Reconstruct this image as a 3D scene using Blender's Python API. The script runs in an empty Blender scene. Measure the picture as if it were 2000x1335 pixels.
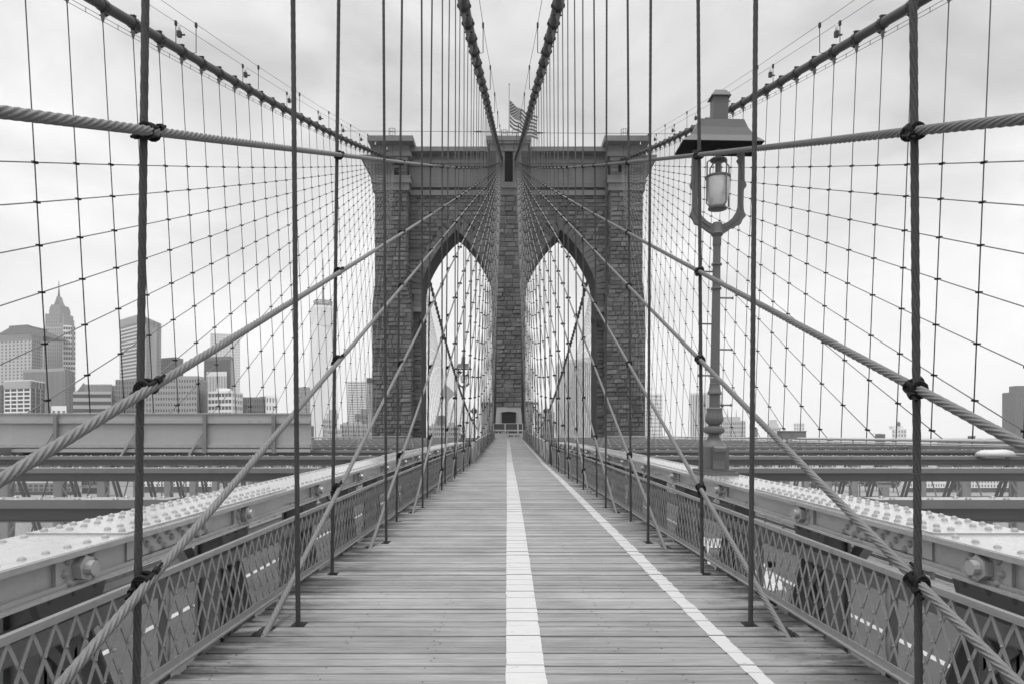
import bpy, bmesh, math, random
from mathutils import Vector, Matrix
R = random.Random(7)
sc = bpy.context.scene
C = sc.collection
rad = math.radians

# ------------------------------------------------------------------ camera, light, exposure
CX, EYE, F, U0, V0 = -0.13, 1.5, 1333.0, 992.0, 849.0
cam = bpy.data.cameras.new('camera'); camo = bpy.data.objects.new('camera', cam); C.objects.link(camo)
camo.location = (CX, 0, EYE); camo.rotation_euler = (rad(90), 0, 0)
cam.sensor_width = 36; cam.lens = F / 2000 * 36
cam.shift_x = (1000 - U0) / 2000; cam.shift_y = (V0 - 667.5) / 2000
cam.clip_start = 0.05; cam.clip_end = 20000
sc.camera = camo
SUN_EL, SUN_AZ = 78, 205          # azimuth measured from +Y (ahead) clockwise: behind the camera, a little to the side
w = bpy.data.worlds.new('World'); sc.world = w; w.use_nodes = True
nt = w.node_tree; nt.nodes.clear()
def wn(t, **k):
    n = nt.nodes.new(t)
    for a, b in k.items(): setattr(n, a, b)
    return n
def wmath(op, a, b=None, clamp=False):
    n = wn('ShaderNodeMath', operation=op, use_clamp=clamp)
    for i, v in enumerate((a, b)):
        if v is None: continue
        if isinstance(v, (int, float)): n.inputs[i].default_value = v
        else: nt.links.new(v, n.inputs[i])
    return n.outputs[0]
sky = wn('ShaderNodeTexSky', sky_type='NISHITA', sun_disc=False, sun_elevation=rad(SUN_EL), sun_rotation=rad(SUN_AZ), air_density=1.5, dust_density=4.0)
bw = wn('ShaderNodeRGBToBW'); nt.links.new(sky.outputs[0], bw.inputs[0])
tc = wn('ShaderNodeTexCoord'); sep = wn('ShaderNodeSeparateXYZ'); nt.links.new(tc.outputs['Generated'], sep.inputs[0])
mp = wn('ShaderNodeMapping'); mp.inputs['Scale'].default_value = (1.0, 1.0, 1.9); mp.inputs['Location'].default_value = (0.35, 0.2, 0.1)
nt.links.new(tc.outputs['Generated'], mp.inputs[0])
n1 = wn('ShaderNodeTexNoise'); n1.inputs['Scale'].default_value = 3.4; n1.inputs['Detail'].default_value = 7; n1.inputs['Roughness'].default_value = 0.52; n1.inputs['Distortion'].default_value = 0.5
nt.links.new(mp.outputs[0], n1.inputs['Vector'])
# overcast sheet: pale at the horizon, greyer higher up, with soft cloud forms
el = wn('ShaderNodeMapRange', interpolation_type='SMOOTHSTEP'); nt.links.new(sep.outputs[2], el.inputs[0])
for i, v in enumerate((0.0, 0.46, 7.7, 5.4)): el.inputs[i + 1].default_value = v
amp = wn('ShaderNodeMapRange'); nt.links.new(sep.outputs[2], amp.inputs[0])
for i, v in enumerate((0.02, 0.25, 2.0, 9.5)): amp.inputs[i + 1].default_value = v
cl = wmath('MULTIPLY', wmath('SUBTRACT', n1.outputs[0], 0.5), amp.outputs[0])
zen = wn('ShaderNodeMapRange', interpolation_type='SMOOTHSTEP'); nt.links.new(sep.outputs[2], zen.inputs[0])   # an overcast sky is brightest overhead
for i, v in enumerate((0.55, 1.0, 0.0, 14.0)): zen.inputs[i + 1].default_value = v
cloud = wmath('ADD', wmath('ADD', el.outputs[0], zen.outputs[0]), cl)
mixed = wmath('ADD', wmath('MULTIPLY', bw.outputs[0], 0.10), wmath('MULTIPLY', cloud, 0.90))
below = wn('ShaderNodeMapRange'); nt.links.new(sep.outputs[2], below.inputs[0])      # beneath the horizon lies far ground, not sky
for i, v in enumerate((-0.02, -0.001, 0.12, 1.0)): below.inputs[i + 1].default_value = v
mixed = wmath('MULTIPLY', mixed, below.outputs[0])
bg = wn('ShaderNodeBackground'); bg.inputs[1].default_value = 0.10; nt.links.new(mixed, bg.inputs[0])
out = wn('ShaderNodeOutputWorld'); nt.links.new(bg.outputs[0], out.inputs[0])
sun = bpy.data.lights.new('sun', 'SUN'); suno = bpy.data.objects.new('sun', sun); C.objects.link(suno)
sun.energy = 1.5; sun.angle = rad(25); sun.color = (1.0, 0.998, 0.994)
a, e = rad(SUN_AZ), rad(SUN_EL)
sd = Vector((math.sin(a) * math.cos(e), math.cos(a) * math.cos(e), math.sin(e)))
suno.rotation_euler = sd.to_track_quat('Z', 'Y').to_euler()
vs = sc.view_settings; vs.view_transform = 'Standard'; vs.look = 'None'; vs.exposure = 0.52; vs.gamma = 1; vs.use_curve_mapping = False
sc.cycles.use_denoising = True
sc.cycles.max_bounces = 6; sc.cycles.diffuse_bounces = 1; sc.cycles.glossy_bounces = 2; sc.cycles.volume_bounces = 1
sc.cycles.transparent_max_bounces = 4; sc.cycles.caustics_reflective = False; sc.cycles.caustics_refractive = False

# ------------------------------------------------------------------ picture -> place helpers (used once, at build time, for measured positions)
def X(u, y): return CX + (u - U0) / F * y
def Z(v, y): return EYE + (V0 - v) / F * y
def lerp(a, b, t): return a + (b - a) * t
def interp(tab, y):
    if y <= tab[0][0]: return tab[0][1]
    for (a, p), (b, q) in zip(tab, tab[1:]):
        if y <= b: return p + (q - p) * (y - a) / (b - a)
    return tab[-1][1]

# ------------------------------------------------------------------ mesh builder
class MB:
    def __init__(s): s.v = []; s.f = []
    def add(s, vs_, fs):
        n = len(s.v); s.v += [tuple(p) for p in vs_]; s.f += [tuple(i + n for i in f) for f in fs]; return s
    def box(s, x0, x1, y0, y1, z0, z1):
        return s.add([(x0,y0,z0),(x1,y0,z0),(x1,y1,z0),(x0,y1,z0),(x0,y0,z1),(x1,y0,z1),(x1,y1,z1),(x0,y1,z1)],
                     [(3,2,1,0),(4,5,6,7),(0,1,5,4),(1,2,6,5),(2,3,7,6),(3,0,4,7)])
    def hexa(s, p): return s.add(p, [(3,2,1,0),(4,5,6,7),(0,1,5,4),(1,2,6,5),(2,3,7,6),(3,0,4,7)])
    def bar(s, p, q, w_, h_, up=(0,0,1)):
        p, q, up = Vector(p), Vector(q), Vector(up); d = (q - p).normalized()
        a = d.cross(up)
        if a.length < 1e-4: a = d.cross(Vector((1,0,0)))
        a.normalize(); b = a.cross(d)
        a *= w_ / 2; b *= h_ / 2
        return s.add([p-a-b,p+a-b,p+a+b,p-a+b,q-a-b,q+a-b,q+a+b,q-a+b], [(0,1,2,3),(7,6,5,4),(4,5,1,0),(5,6,2,1),(6,7,3,2),(7,4,0,3)])
    def tube(s, pts, r, n=8, cap=True):
        pts = [Vector(p) for p in pts]; rs = r if isinstance(r, (list, tuple)) else [r] * len(pts)
        base = len(s.v); up = None
        for i, p in enumerate(pts):
            d = (pts[min(i+1, len(pts)-1)] - pts[max(i-1, 0)]).normalized()
            if up is None:
                up = Vector((0,0,1)) if abs(d.z) < 0.9 else Vector((0,1,0))
            a = d.cross(up).normalized(); b = a.cross(d); up = b
            for k in range(n):
                t = 2*math.pi*k/n; s.v.append(tuple(p + (a*math.cos(t) + b*math.sin(t))*rs[i]))
        for i in range(len(pts)-1):
            for k in range(n):
                j = (k+1) % n; o = base + i*n
                s.f.append((o+k, o+k+n, o+j+n, o+j))
        if cap:
            s.f.append(tuple(base+k for k in range(n))); s.f.append(tuple(base+(len(pts)-1)*n+k for k in reversed(range(n))))
        return s
    def rope(s, p, q, r, fn=None, strands=6, lay=0.30, step=0.03, n=24, depth=0.20):
        p, q = Vector(p), Vector(q); L = (q-p).length; m = max(2, int(L/step)); d = (q-p).normalized()
        up = Vector((0,1,0)) if abs(d.z) > 0.9 else Vector((0,0,1))
        a = d.cross(up).normalized(); b = a.cross(d); base = len(s.v)
        prof = [r*(1-depth+depth*abs(math.cos(strands/2*2*math.pi*k/n))**0.6) for k in range(n)]
        for i in range(m+1):
            t = i/m; c = p.lerp(q, t)
            if fn: c = Vector(fn(t))
            ph = 2*math.pi*L*t/(lay*strands)
            for k in range(n):
                th = 2*math.pi*k/n + ph; s.v.append(tuple(c + (a*math.cos(th)+b*math.sin(th))*prof[k]))
        for i in range(m):
            for k in range(n):
                j = (k+1) % n; o = base+i*n; s.f.append((o+k, o+k+n, o+j+n, o+j))
        return s
    def lathe(s, prof, c=(0,0,0), n=16, ribs=0, rib=0.0):
        base = len(s.v)
        for r_, z_ in prof:
            for k in range(n):
                t = 2*math.pi*k/n; rr = r_*(1 + (rib*abs(math.sin(ribs*t/2)) if ribs else 0))
                s.v.append((c[0]+rr*math.cos(t), c[1]+rr*math.sin(t), c[2]+z_))
        for i in range(len(prof)-1):
            for k in range(n):
                j = (k+1) % n; o = base+i*n; s.f.append((o+k, o+j, o+j+n, o+k+n))
        s.f.append(tuple(base+k for k in reversed(range(n)))); s.f.append(tuple(base+(len(prof)-1)*n+k for k in range(n)))
        return s
    def prism(s, poly, y0, y1, axis='y'):
        n = len(poly); base = len(s.v)
        for yy in (y0, y1):
            for a_, b_ in poly: s.v.append({'y': (a_, yy, b_), 'z': (a_, b_, yy), 'x': (yy, a_, b_)}[axis])
        for k in range(n):
            j = (k+1) % n; s.f.append((base+k, base+j, base+j+n, base+k+n))
        s.f.append(tuple(base+k for k in reversed(range(n)))); s.f.append(tuple(base+n+k for k in range(n)))
        return s
    def dome(s, c, nrm, r, h, n=8):
        c, d = Vector(c), Vector(nrm).normalized(); up = Vector((0,0,1)) if abs(d.z) < 0.9 else Vector((1,0,0))
        a = d.cross(up).normalized(); b = a.cross(d); base = len(s.v)
        for rr, hh in ((1.0, 0.0), (0.80, 0.55), (0.42, 0.9)):
            for k in range(n):
                t = 2*math.pi*k/n; s.v.append(tuple(c + (a*math.cos(t)+b*math.sin(t))*r*rr + d*h*hh))
        s.v.append(tuple(c + d*h))
        for i in range(2):
            for k in range(n):
                j = (k+1) % n; o = base+i*n; s.f.append((o+k, o+k+n, o+j+n, o+j))
        for k in range(n): s.f.append((base+2*n+k, base+3*n, base+2*n+(k+1) % n))
        return s
    def mesh(s, name, m, smooth=False):
        me = bpy.data.meshes.new(name); me.from_pydata(s.v, [], s.f)
        b = bmesh.new(); b.from_mesh(me); bmesh.ops.recalc_face_normals(b, faces=b.faces); b.to_mesh(me); b.free()
        for x in (m if isinstance(m, (list, tuple)) else [m]): me.materials.append(x)
        if smooth:
            me.polygons.foreach_set('use_smooth', [True]*len(me.polygons))
            if smooth != 'all': me.set_sharp_from_angle(angle=rad(40))
        return me

def link(name, me, parent=None, loc=None, kind=None):
    o = bpy.data.objects.new(name, me); C.objects.link(o)
    if parent is not None: o.parent = parent
    if loc is not None: o.location = loc
    if kind: o['kind'] = kind
    return o
def part(name, mb, m, parent=None, smooth=False, kind=None): return link(name, mb.mesh(name, m, smooth), parent, None, kind)
def tag(o, label, cat, group=None):
    o['label'] = label; o['category'] = cat
    if group: o['group'] = group
    return o
def thing(name, label, cat, loc=(0,0,0), rz=0, group=None):
    o = bpy.data.objects.new(name, None); C.objects.link(o); o.location = loc; o.rotation_euler = (0,0,rz); o.empty_display_size = 0.1
    return tag(o, label, cat, group)
def copy_tree(o, parent=None):
    c = o.copy(); C.objects.link(c)
    if parent is not None: c.parent = parent
    for ch in list(o.children): copy_tree(ch, c)
    return c
ORD = ['first','second','third','fourth','fifth','sixth','seventh','eighth','ninth','tenth','eleventh','twelfth','thirteenth','fourteenth','fifteenth','sixteenth','seventeenth','eighteenth','nineteenth','twentieth']

# ------------------------------------------------------------------ materials: everything is grey because the photograph is black and white
def mat(name, alb, rough=0.7, var=0.15, scale=3.0, stretch=(1,1,1), island=0.0, bump=0.0, bscale=20.0, metal=0.0, dirt=0.0, dscale=1.2, spec=0.2, rnd=0.0, coat=0.0):
    m = bpy.data.materials.new(name); m.use_nodes = True; t = m.node_tree; N = t.nodes; L = t.links
    b = N['Principled BSDF']; b.inputs['Roughness'].default_value = rough; b.inputs['Metallic'].default_value = metal; b.inputs['Specular IOR Level'].default_value = spec; b.inputs['Coat Weight'].default_value = coat; b.inputs['Coat Roughness'].default_value = 0.22
    g = N.new('ShaderNodeNewGeometry'); mp_ = N.new('ShaderNodeMapping'); mp_.inputs['Scale'].default_value = stretch; L.new(g.outputs['Position'], mp_.inputs[0])
    n = N.new('ShaderNodeTexNoise'); n.inputs['Scale'].default_value = scale; n.inputs['Detail'].default_value = 5; n.inputs['Roughness'].default_value = 0.6; L.new(mp_.outputs[0], n.inputs['Vector'])
    def ma(op, a, b_=None):
        q = N.new('ShaderNodeMath'); q.operation = op
        for i, v in enumerate((a, b_)):
            if v is None: continue
            if isinstance(v, (int, float)): q.inputs[i].default_value = v
            else: L.new(v, q.inputs[i])
        return q.outputs[0]
    val = ma('ADD', ma('MULTIPLY', ma('SUBTRACT', n.outputs[0], 0.5), 2*var), 1.0)
    if island:
        val = ma('MULTIPLY', val, ma('ADD', ma('MULTIPLY', ma('SUBTRACT', g.outputs['Random Per Island'], 0.5), 2*island), 1.0))
    if rnd:
        oi = N.new('ShaderNodeObjectInfo'); val = ma('MULTIPLY', val, ma('ADD', ma('MULTIPLY', ma('SUBTRACT', oi.outputs['Random'], 0.5), 2*rnd), 1.0))
    if dirt:
        n2 = N.new('ShaderNodeTexNoise'); n2.inputs['Scale'].default_value = dscale; n2.inputs['Detail'].default_value = 6; n2.inputs['Roughness'].default_value = 0.65; L.new(g.outputs['Position'], n2.inputs['Vector'])
        mr = N.new('ShaderNodeMapRange'); L.new(n2.outputs[0], mr.inputs[0])
        for i, v in enumerate((0.52, 0.72, 1.0, 1.0-dirt)): mr.inputs[i+1].default_value = v
        val = ma('MULTIPLY', val, mr.outputs[0])
    val = ma('MULTIPLY', val, alb)
    cc = N.new('ShaderNodeCombineColor')
    for i in range(3): L.new(val, cc.inputs[i])
    L.new(cc.outputs[0], b.inputs['Base Color'])
    if bump:
        n3 = N.new('ShaderNodeTexNoise'); n3.inputs['Scale'].default_value = bscale; n3.inputs['Detail'].default_value = 4; L.new(mp_.outputs[0], n3.inputs['Vector'])
        bp = N.new('ShaderNodeBump'); bp.inputs['Strength'].default_value = bump; bp.inputs['Distance'].default_value = 0.02; L.new(n3.outputs[0], bp.inputs['Height']); L.new(bp.outputs[0], b.inputs['Normal'])
    m['val'] = 1
    return m
M = {}
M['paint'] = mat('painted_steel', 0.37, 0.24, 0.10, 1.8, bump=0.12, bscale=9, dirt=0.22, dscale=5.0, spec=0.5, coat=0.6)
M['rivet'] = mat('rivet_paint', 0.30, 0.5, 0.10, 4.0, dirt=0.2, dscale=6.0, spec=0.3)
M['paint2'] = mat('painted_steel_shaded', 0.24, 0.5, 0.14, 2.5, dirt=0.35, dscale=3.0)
M['beam'] = mat('beam_paint', 0.19, 0.28, 0.10, 1.5, dirt=0.2, dscale=3.0, spec=0.5, coat=0.6)
M['lattice'] = mat('lattice_paint', 0.31, 0.45, 0.14, 6.0, dirt=0.3, dscale=6, spec=0.3)
M['rope'] = mat('weathered_rope_paint', 0.078, 0.6, 0.22, 18.0, bump=0.5, bscale=160, dirt=0.3, dscale=9)
M['stay'] = mat('pale_rope_paint', 0.17, 0.55, 0.12, 14.0, bump=0.3, bscale=120, dirt=0.15, dscale=5)
M['stayfar'] = mat('pale_rope_far', 0.46, 0.6, 0.1, 4.0)
M['clamp'] = mat('dark_clamp_iron', 0.016, 0.55, 0.25, 20.0, spec=0.08)
M['cable'] = mat('dark_cable_wrap', 0.06, 0.5, 0.12, 3.0, bump=0.2, bscale=30)
M['band'] = mat('cable_band_iron', 0.045, 0.5, 0.15, 6.0)
M['socket'] = mat('socket_iron', 0.16, 0.5, 0.15, 6.0)
M['wire'] = mat('thin_wire', 0.035, 0.6, 0.1, 3.0)
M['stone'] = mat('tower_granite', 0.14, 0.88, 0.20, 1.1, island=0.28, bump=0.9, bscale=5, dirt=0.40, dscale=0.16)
M['stonep'] = mat('tower_granite_piece', 0.14, 0.88, 0.20, 1.1, rnd=0.28, bump=0.9, bscale=5, dirt=0.40, dscale=0.16)
M['stonesm'] = mat('tower_dressed_stone', 0.19, 0.85, 0.18, 0.7, island=0.10, bump=0.3, bscale=6, dirt=0.35, dscale=0.22, stretch=(1,1,0.35))
M['stonelt'] = mat('pale_base_stone', 0.33, 0.85, 0.10, 1.0, bump=0.3, bscale=6)
M['mortar'] = mat('tower_mortar', 0.06, 0.95, 0.25, 1.5, dirt=0.3, dscale=0.3)
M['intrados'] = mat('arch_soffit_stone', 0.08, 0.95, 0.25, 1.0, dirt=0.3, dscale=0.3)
M['asphalt'] = mat('asphalt', 0.085, 0.9, 0.18, 1.2, bump=0.4, bscale=60, dirt=0.25, dscale=0.6)
M['line'] = mat('road_paint', 0.40, 0.7, 0.12, 6.0, dirt=0.35, dscale=5)
M['lamp'] = mat('lamp_paint', 0.15, 0.42, 0.08, 5.0, dirt=0.15, dscale=5)
M['lampglass'] = mat('frosted_lamp_glass', 0.62, 0.25, 0.18, 6.0, dirt=0.30, dscale=7)
M['dark'] = mat('void_shade_and_dark_parts', 0.025, 0.8, 0.2, 3.0, spec=0.05)  # near-black colour stands in for shade in voids; also used on dark parts
M['board'] = mat('sign_back_aluminium', 0.42, 0.5, 0.07, 1.6, stretch=(6,1,0.4), dirt=0.08)
M['fence'] = mat('pale_fence_panel', 0.72, 0.6, 0.08, 3.0, rnd=0.06)
M['white'] = mat('white_paint', 0.48, 0.4, 0.05, 3.0)
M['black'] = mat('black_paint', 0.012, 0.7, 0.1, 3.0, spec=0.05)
M['flagdark'] = mat('flag_dark_cloth', 0.10, 0.9, 0.1, 2.0)
M['flaglight'] = mat('flag_light_cloth', 0.62, 0.9, 0.06, 2.0)
M['carwhite'] = mat('white_car_paint', 0.42, 0.2, 0.02, 2.0)
M['glass'] = mat('dark_window_glass', 0.05, 0.12, 0.2, 3.0, spec=0.5)
M['tyre'] = mat('tyre_rubber', 0.025, 0.9, 0.1, 3.0)
M['leaf'] = mat('foliage', 0.07, 0.8, 0.35, 0.6, island=0.4)
M['bark'] = mat('bark', 0.08, 0.9, 0.2, 2.0)
M['land'] = mat('shore_ground', 0.22, 0.95, 0.25, 0.02, dirt=0.3, dscale=0.01)

# wooden deck: grain along the boards, darker wet stains towards the rails
def wood():
    m = bpy.data.materials.new('weathered_deck_wood'); m.use_nodes = True; t = m.node_tree; N, L = t.nodes, t.links; b = N['Principled BSDF']
    g = N.new('ShaderNodeNewGeometry'); oi = N.new('ShaderNodeObjectInfo')
    def ma(op, a, b_=None, cl=False):
        q = N.new('ShaderNodeMath'); q.operation = op; q.use_clamp = cl
        for i, v in enumerate((a, b_)):
            if v is None: continue
            if isinstance(v, (int, float)): q.inputs[i].default_value = v
            else: L.new(v, q.inputs[i])
        return q.outputs[0]
    def noise(scale, st, det=5, ro=0.6):
        mp_ = N.new('ShaderNodeMapping'); mp_.inputs['Scale'].default_value = st; L.new(g.outputs['Position'], mp_.inputs[0])
        n = N.new('ShaderNodeTexNoise'); n.inputs['Scale'].default_value = scale; n.inputs['Detail'].default_value = det; n.inputs['Roughness'].default_value = ro; L.new(mp_.outputs[0], n.inputs['Vector']); return n.outputs[0]
    def rng(x, a, b_, c, d):
        mr = N.new('ShaderNodeMapRange'); L.new(x, mr.inputs[0])
        for i, v in enumerate((a, b_, c, d)): mr.inputs[i+1].default_value = v
        return mr.outputs[0]
    grain = noise(6.0, (0.7, 22, 8)); fine = noise(8.0, (0.16, 5.5, 3)); blot = noise(0.9, (1, 1, 1)); st = noise(1.6, (0.8, 2.2, 1), 7, 0.68); spk = noise(38.0, (1, 1, 1), 2)
    v = ma('ADD', ma('MULTIPLY', ma('SUBTRACT', grain, 0.5), 1.0), 1.0)
    v = ma('MULTIPLY', v, ma('ADD', ma('MULTIPLY', ma('SUBTRACT', fine, 0.5), 1.1), 1.0))
    v = ma('MULTIPLY', v, ma('ADD', ma('MULTIPLY', ma('SUBTRACT', blot, 0.5), 0.75), 1.0))
    tone = ma('ADD', ma('MULTIPLY', g.outputs['Random Per Island'], 0.5), ma('MULTIPLY', oi.outputs['Random'], 0.5))
    v = ma('MULTIPLY', v, ma('ADD', ma('MULTIPLY', ma('SUBTRACT', tone, 0.5), 0.75), 1.0))
    sep_ = N.new('ShaderNodeSeparateXYZ'); L.new(g.outputs['Position'], sep_.inputs[0])
    edge = rng(ma('ABSOLUTE', sep_.outputs[0]), 1.45, 2.2, 0.0, 1.0)          # grime that gathers along the rails
    stain = ma('MULTIPLY', rng(ma('ADD', st, ma('MULTIPLY', edge, 0.15)), 0.51, 0.66, 0.0, 0.82), ma('ADD', ma('MULTIPLY', edge, 0.82), 0.16))
    v = ma('MULTIPLY', v, ma('SUBTRACT', 1.0, stain, True))
    v = ma('ADD', ma('MULTIPLY', v, 0.235), ma('MULTIPLY', rng(spk, 0.76, 0.80, 0.0, 1.0), 0.25))
    cc = N.new('ShaderNodeCombineColor')
    for i in range(3): L.new(v, cc.inputs[i])
    L.new(cc.outputs[0], b.inputs['Base Color']); b.inputs['Roughness'].default_value = 0.72; b.inputs['Specular IOR Level'].default_value = 0.25
    bp = N.new('ShaderNodeBump'); bp.inputs['Strength'].default_value = 0.5; bp.inputs['Distance'].default_value = 0.006; L.new(grain, bp.inputs['Height']); L.new(bp.outputs[0], b.inputs['Normal'])
    return m
M['wood'] = wood()
def water_mat():
    m = bpy.data.materials.new('river_water'); m.use_nodes = True; t = m.node_tree; N, L = t.nodes, t.links; b = N['Principled BSDF']
    b.inputs['Base Color'].default_value = (0.22, 0.22, 0.22, 1); b.inputs['Roughness'].default_value = 0.12; b.inputs['Specular IOR Level'].default_value = 0.6
    g = N.new('ShaderNodeNewGeometry'); n = N.new('ShaderNodeTexNoise'); n.inputs['Scale'].default_value = 0.35; n.inputs['Detail'].default_value = 6; L.new(g.outputs['Position'], n.inputs['Vector'])
    bp = N.new('ShaderNodeBump'); bp.inputs['Strength'].default_value = 1.0; bp.inputs['Distance'].default_value = 0.25; L.new(n.outputs[0], bp.inputs['Height']); L.new(bp.outputs[0], b.inputs['Normal'])
    return m
M['water'] = water_mat()
def stripe_mat():
    m = bpy.data.materials.new('worn_white_stripe'); m.use_nodes = True; t = m.node_tree; N, L = t.nodes, t.links; b = N['Principled BSDF']; b.inputs['Roughness'].default_value = 0.6
    g = N.new('ShaderNodeNewGeometry')
    def noise(scale, st):
        mp_ = N.new('ShaderNodeMapping'); mp_.inputs['Scale'].default_value = st; L.new(g.outputs['Position'], mp_.inputs[0])
        n = N.new('ShaderNodeTexNoise'); n.inputs['Scale'].default_value = scale; n.inputs['Detail'].default_value = 6; n.inputs['Roughness'].default_value = 0.7; L.new(mp_.outputs[0], n.inputs['Vector']); return n.outputs[0]
    mr = N.new('ShaderNodeMapRange'); L.new(noise(3.2, (1, 3, 1)), mr.inputs[0])
    for i, v in enumerate((0.64, 0.69, 0.47, 0.19)): mr.inputs[i+1].default_value = v
    m2 = N.new('ShaderNodeMapRange'); L.new(noise(5.0, (1, 9, 1)), m2.inputs[0])
    for i, v in enumerate((0.3, 0.75, 1.06, 0.86)): m2.inputs[i+1].default_value = v
    q = N.new('ShaderNodeMath'); q.operation = 'MULTIPLY'; L.new(mr.outputs[0], q.inputs[0]); L.new(m2.outputs[0], q.inputs[1])
    cc = N.new('ShaderNodeCombineColor')
    for i in range(3): L.new(q.outputs[0], cc.inputs[i])
    L.new(cc.outputs[0], b.inputs['Base Color']); return m
M['stripe'] = stripe_mat()
# ------------------------------------------------------------------ shared bridge curves
DECKZ = lambda y: 0.0 if y < 37 else (min(y, 97) - 37) / 58 * 1.07
XIN = [(-20, 1.86), (0, 1.87), (15, 1.93), (28, 1.95), (40, 1.81), (47, 1.68), (61, 1.53), (78, 1.36), (106, 1.05)]
def x_inner(y): return interp(XIN, y)
def x_outer(y): return 16.55 + 0.009 * y
def z_cable(y):
    s = y - 27.8
    return 19.16 + 0.285 * s + 0.00045 * s * s
GTOP = [(-6, 0.86), (3.5, 0.90), (6, 0.93), (10.7, 0.98), (18, 1.05), (25, 1.09), (45, 1.15)]
def gtop(y): return interp(GTOP, y)
TOWER_Y = 106.0
SIDES = ((-1, 'signboard side'), (1, 'big lamp side'))

# ------------------------------------------------------------------ water, land, road
part('river', MB().box(-9000, 9000, -420, 560, -43.2, -43.0), M['water'], kind='structure')
part('shore_ground', MB().box(-9000, 9000, 560, 9000, -43.1, -40.0), M['land'], kind='structure')
part('near_shore_ground', MB().box(-9000, 9000, -9000, -420, -43.1, -40.0), M['land'], kind='structure')
mb = MB()
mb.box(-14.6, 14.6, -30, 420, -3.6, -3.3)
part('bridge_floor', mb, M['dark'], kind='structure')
for s, nm in SIDES:
    a, b = sorted((s*2.95, s*13.3))
    part('road', MB().box(a, b, -30, 420, -3.296, -3.1), M['asphalt'], kind='structure')
    a, b = sorted((s*12.6, s*13.3))
    part('kerb', MB().box(a, b, -30, 420, -3.096, -2.97), M['paint2'], kind='structure')
    mb = MB()
    for xx, dash in ((8.65, s < 0), (11.3, False), (5.85, True), (3.35, False)):
        y = -28
        while y < 110:
            L = 10.0 if dash else 9.2
            if dash:
                mb.box(s*xx-0.09, s*xx+0.09, y, y+L, -3.096, -3.092)
            else: mb.box(s*xx-0.09, s*xx+0.09, y, y+L, -3.096, -3.092)
            y += L + (0.9 if dash else 0.0)
    part('lane_line', mb, M['line'], kind='structure')
    t = thing('guard_rail', 'low steel guard rail along the far edge of the roadway, ' + nm, 'guard rail', (s*13.0, 0, -2.96))
    for h in (0.25, 0.50, 0.75):
        part('rail', MB().box(-0.05, 0.05, -12, 104, h, h+0.16), M['paint'], t)
    mb = MB()
    for k in range(50): mb.box(0.055, 0.14, -11+2.3*k, -10.88+2.3*k, 0, 0.95)
    part('support_post', mb, M['paint2'], t, kind='stuff')

# ------------------------------------------------------------------ walkway: boards, stripes
walk = link('walkway', MB().box(-2.24, 2.24, -4, 104, -0.30, -0.28).mesh('walkway', M['dark']), kind='structure')  # near-black sheet below the boards, shade of the gaps put into its colour
mb = MB()
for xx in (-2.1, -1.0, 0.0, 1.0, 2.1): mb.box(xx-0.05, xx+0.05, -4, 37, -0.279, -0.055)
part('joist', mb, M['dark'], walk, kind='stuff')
HY = [3.5, 5.4, 7.45, 9.6, 11.85, 14.15, 16.5, 18.85, 21.3] + [23.65 + 2.33*k for k in range(34)]
def hx_base(k, s=0): return 2.0 - 0.03*s + 0.003*HY[k] if k % 2 == 0 else min(1.72 + 0.0125*HY[k], 1.97)
ANCH = [-4.62, -0.98, 1.62, 5.22, 9.2] + [13.3 + 4.5*k for k in range(16)]   # where each stay meets the deck
slots = []
for k, y in enumerate(HY[:14]): slots.append((y, hx_base(k), 0.05))
for ya in ANCH:
    if 0 < ya < 30: slots.append((ya, 2.0, 0.16))
PITCH = 0.132
WHALF = 2.22
def plank_segments(y0, y1):
    xs = [(-WHALF + R.uniform(-0.02, 0.02), WHALF + R.uniform(-0.02, 0.02))]
    for yc, xc, h in slots:
        if y1 > yc-h*0.6 and y0 < yc+h*0.6:
            for s in (-1, 1):
                lo, hi = s*xc-0.055, s*xc+0.055; nxt = []
                for a, b in xs:
                    if lo > a and hi < b: nxt += [(a, lo), (hi, b)]
                    else: nxt.append((a, b))
                xs = nxt
    return xs
def plank_mb(mb, y0, y1, zj, tilt):
    z = DECKZ((y0+y1)/2) + zj
    for a, b in plank_segments(y0, y1):
        c = 0.005
        mb.add([(a,y0,z-0.05),(b,y0,z-0.05),(b,y1,z-0.05),(a,y1,z-0.05),(a,y0,z-c),(b,y0,z-c+tilt),(b,y1,z-c+tilt),(a,y1,z-c),(a,y0+c,z),(b,y0+c,z+tilt),(b,y1-c,z+tilt),(a,y1-c,z)],
               [(3,2,1,0),(0,1,5,4),(1,2,6,5),(2,3,7,6),(3,0,4,7),(4,5,9,8),(5,6,10,9),(6,7,11,10),(7,4,8,11),(8,9,10,11)])
rest = MB(); y = -4.0; n = 0; planks = []
while y < 103.5:
    wd = PITCH - R.choice((0.014, 0.017, 0.020, 0.022, 0.032)); zj = R.uniform(-0.005, 0.003); ti = R.uniform(-0.004, 0.004)
    planks.append((y, y+wd, zj, ti))
    if y > 3.4 and n < 300:
        b = MB(); plank_mb(b, y, y+wd, zj, ti); part('plank', b, M['wood'], walk); n += 1
    else: plank_mb(rest, y, y+wd, zj, ti)
    y += PITCH
part('plank', rest, M['wood'], walk, kind='stuff')
nb = MB()
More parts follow.
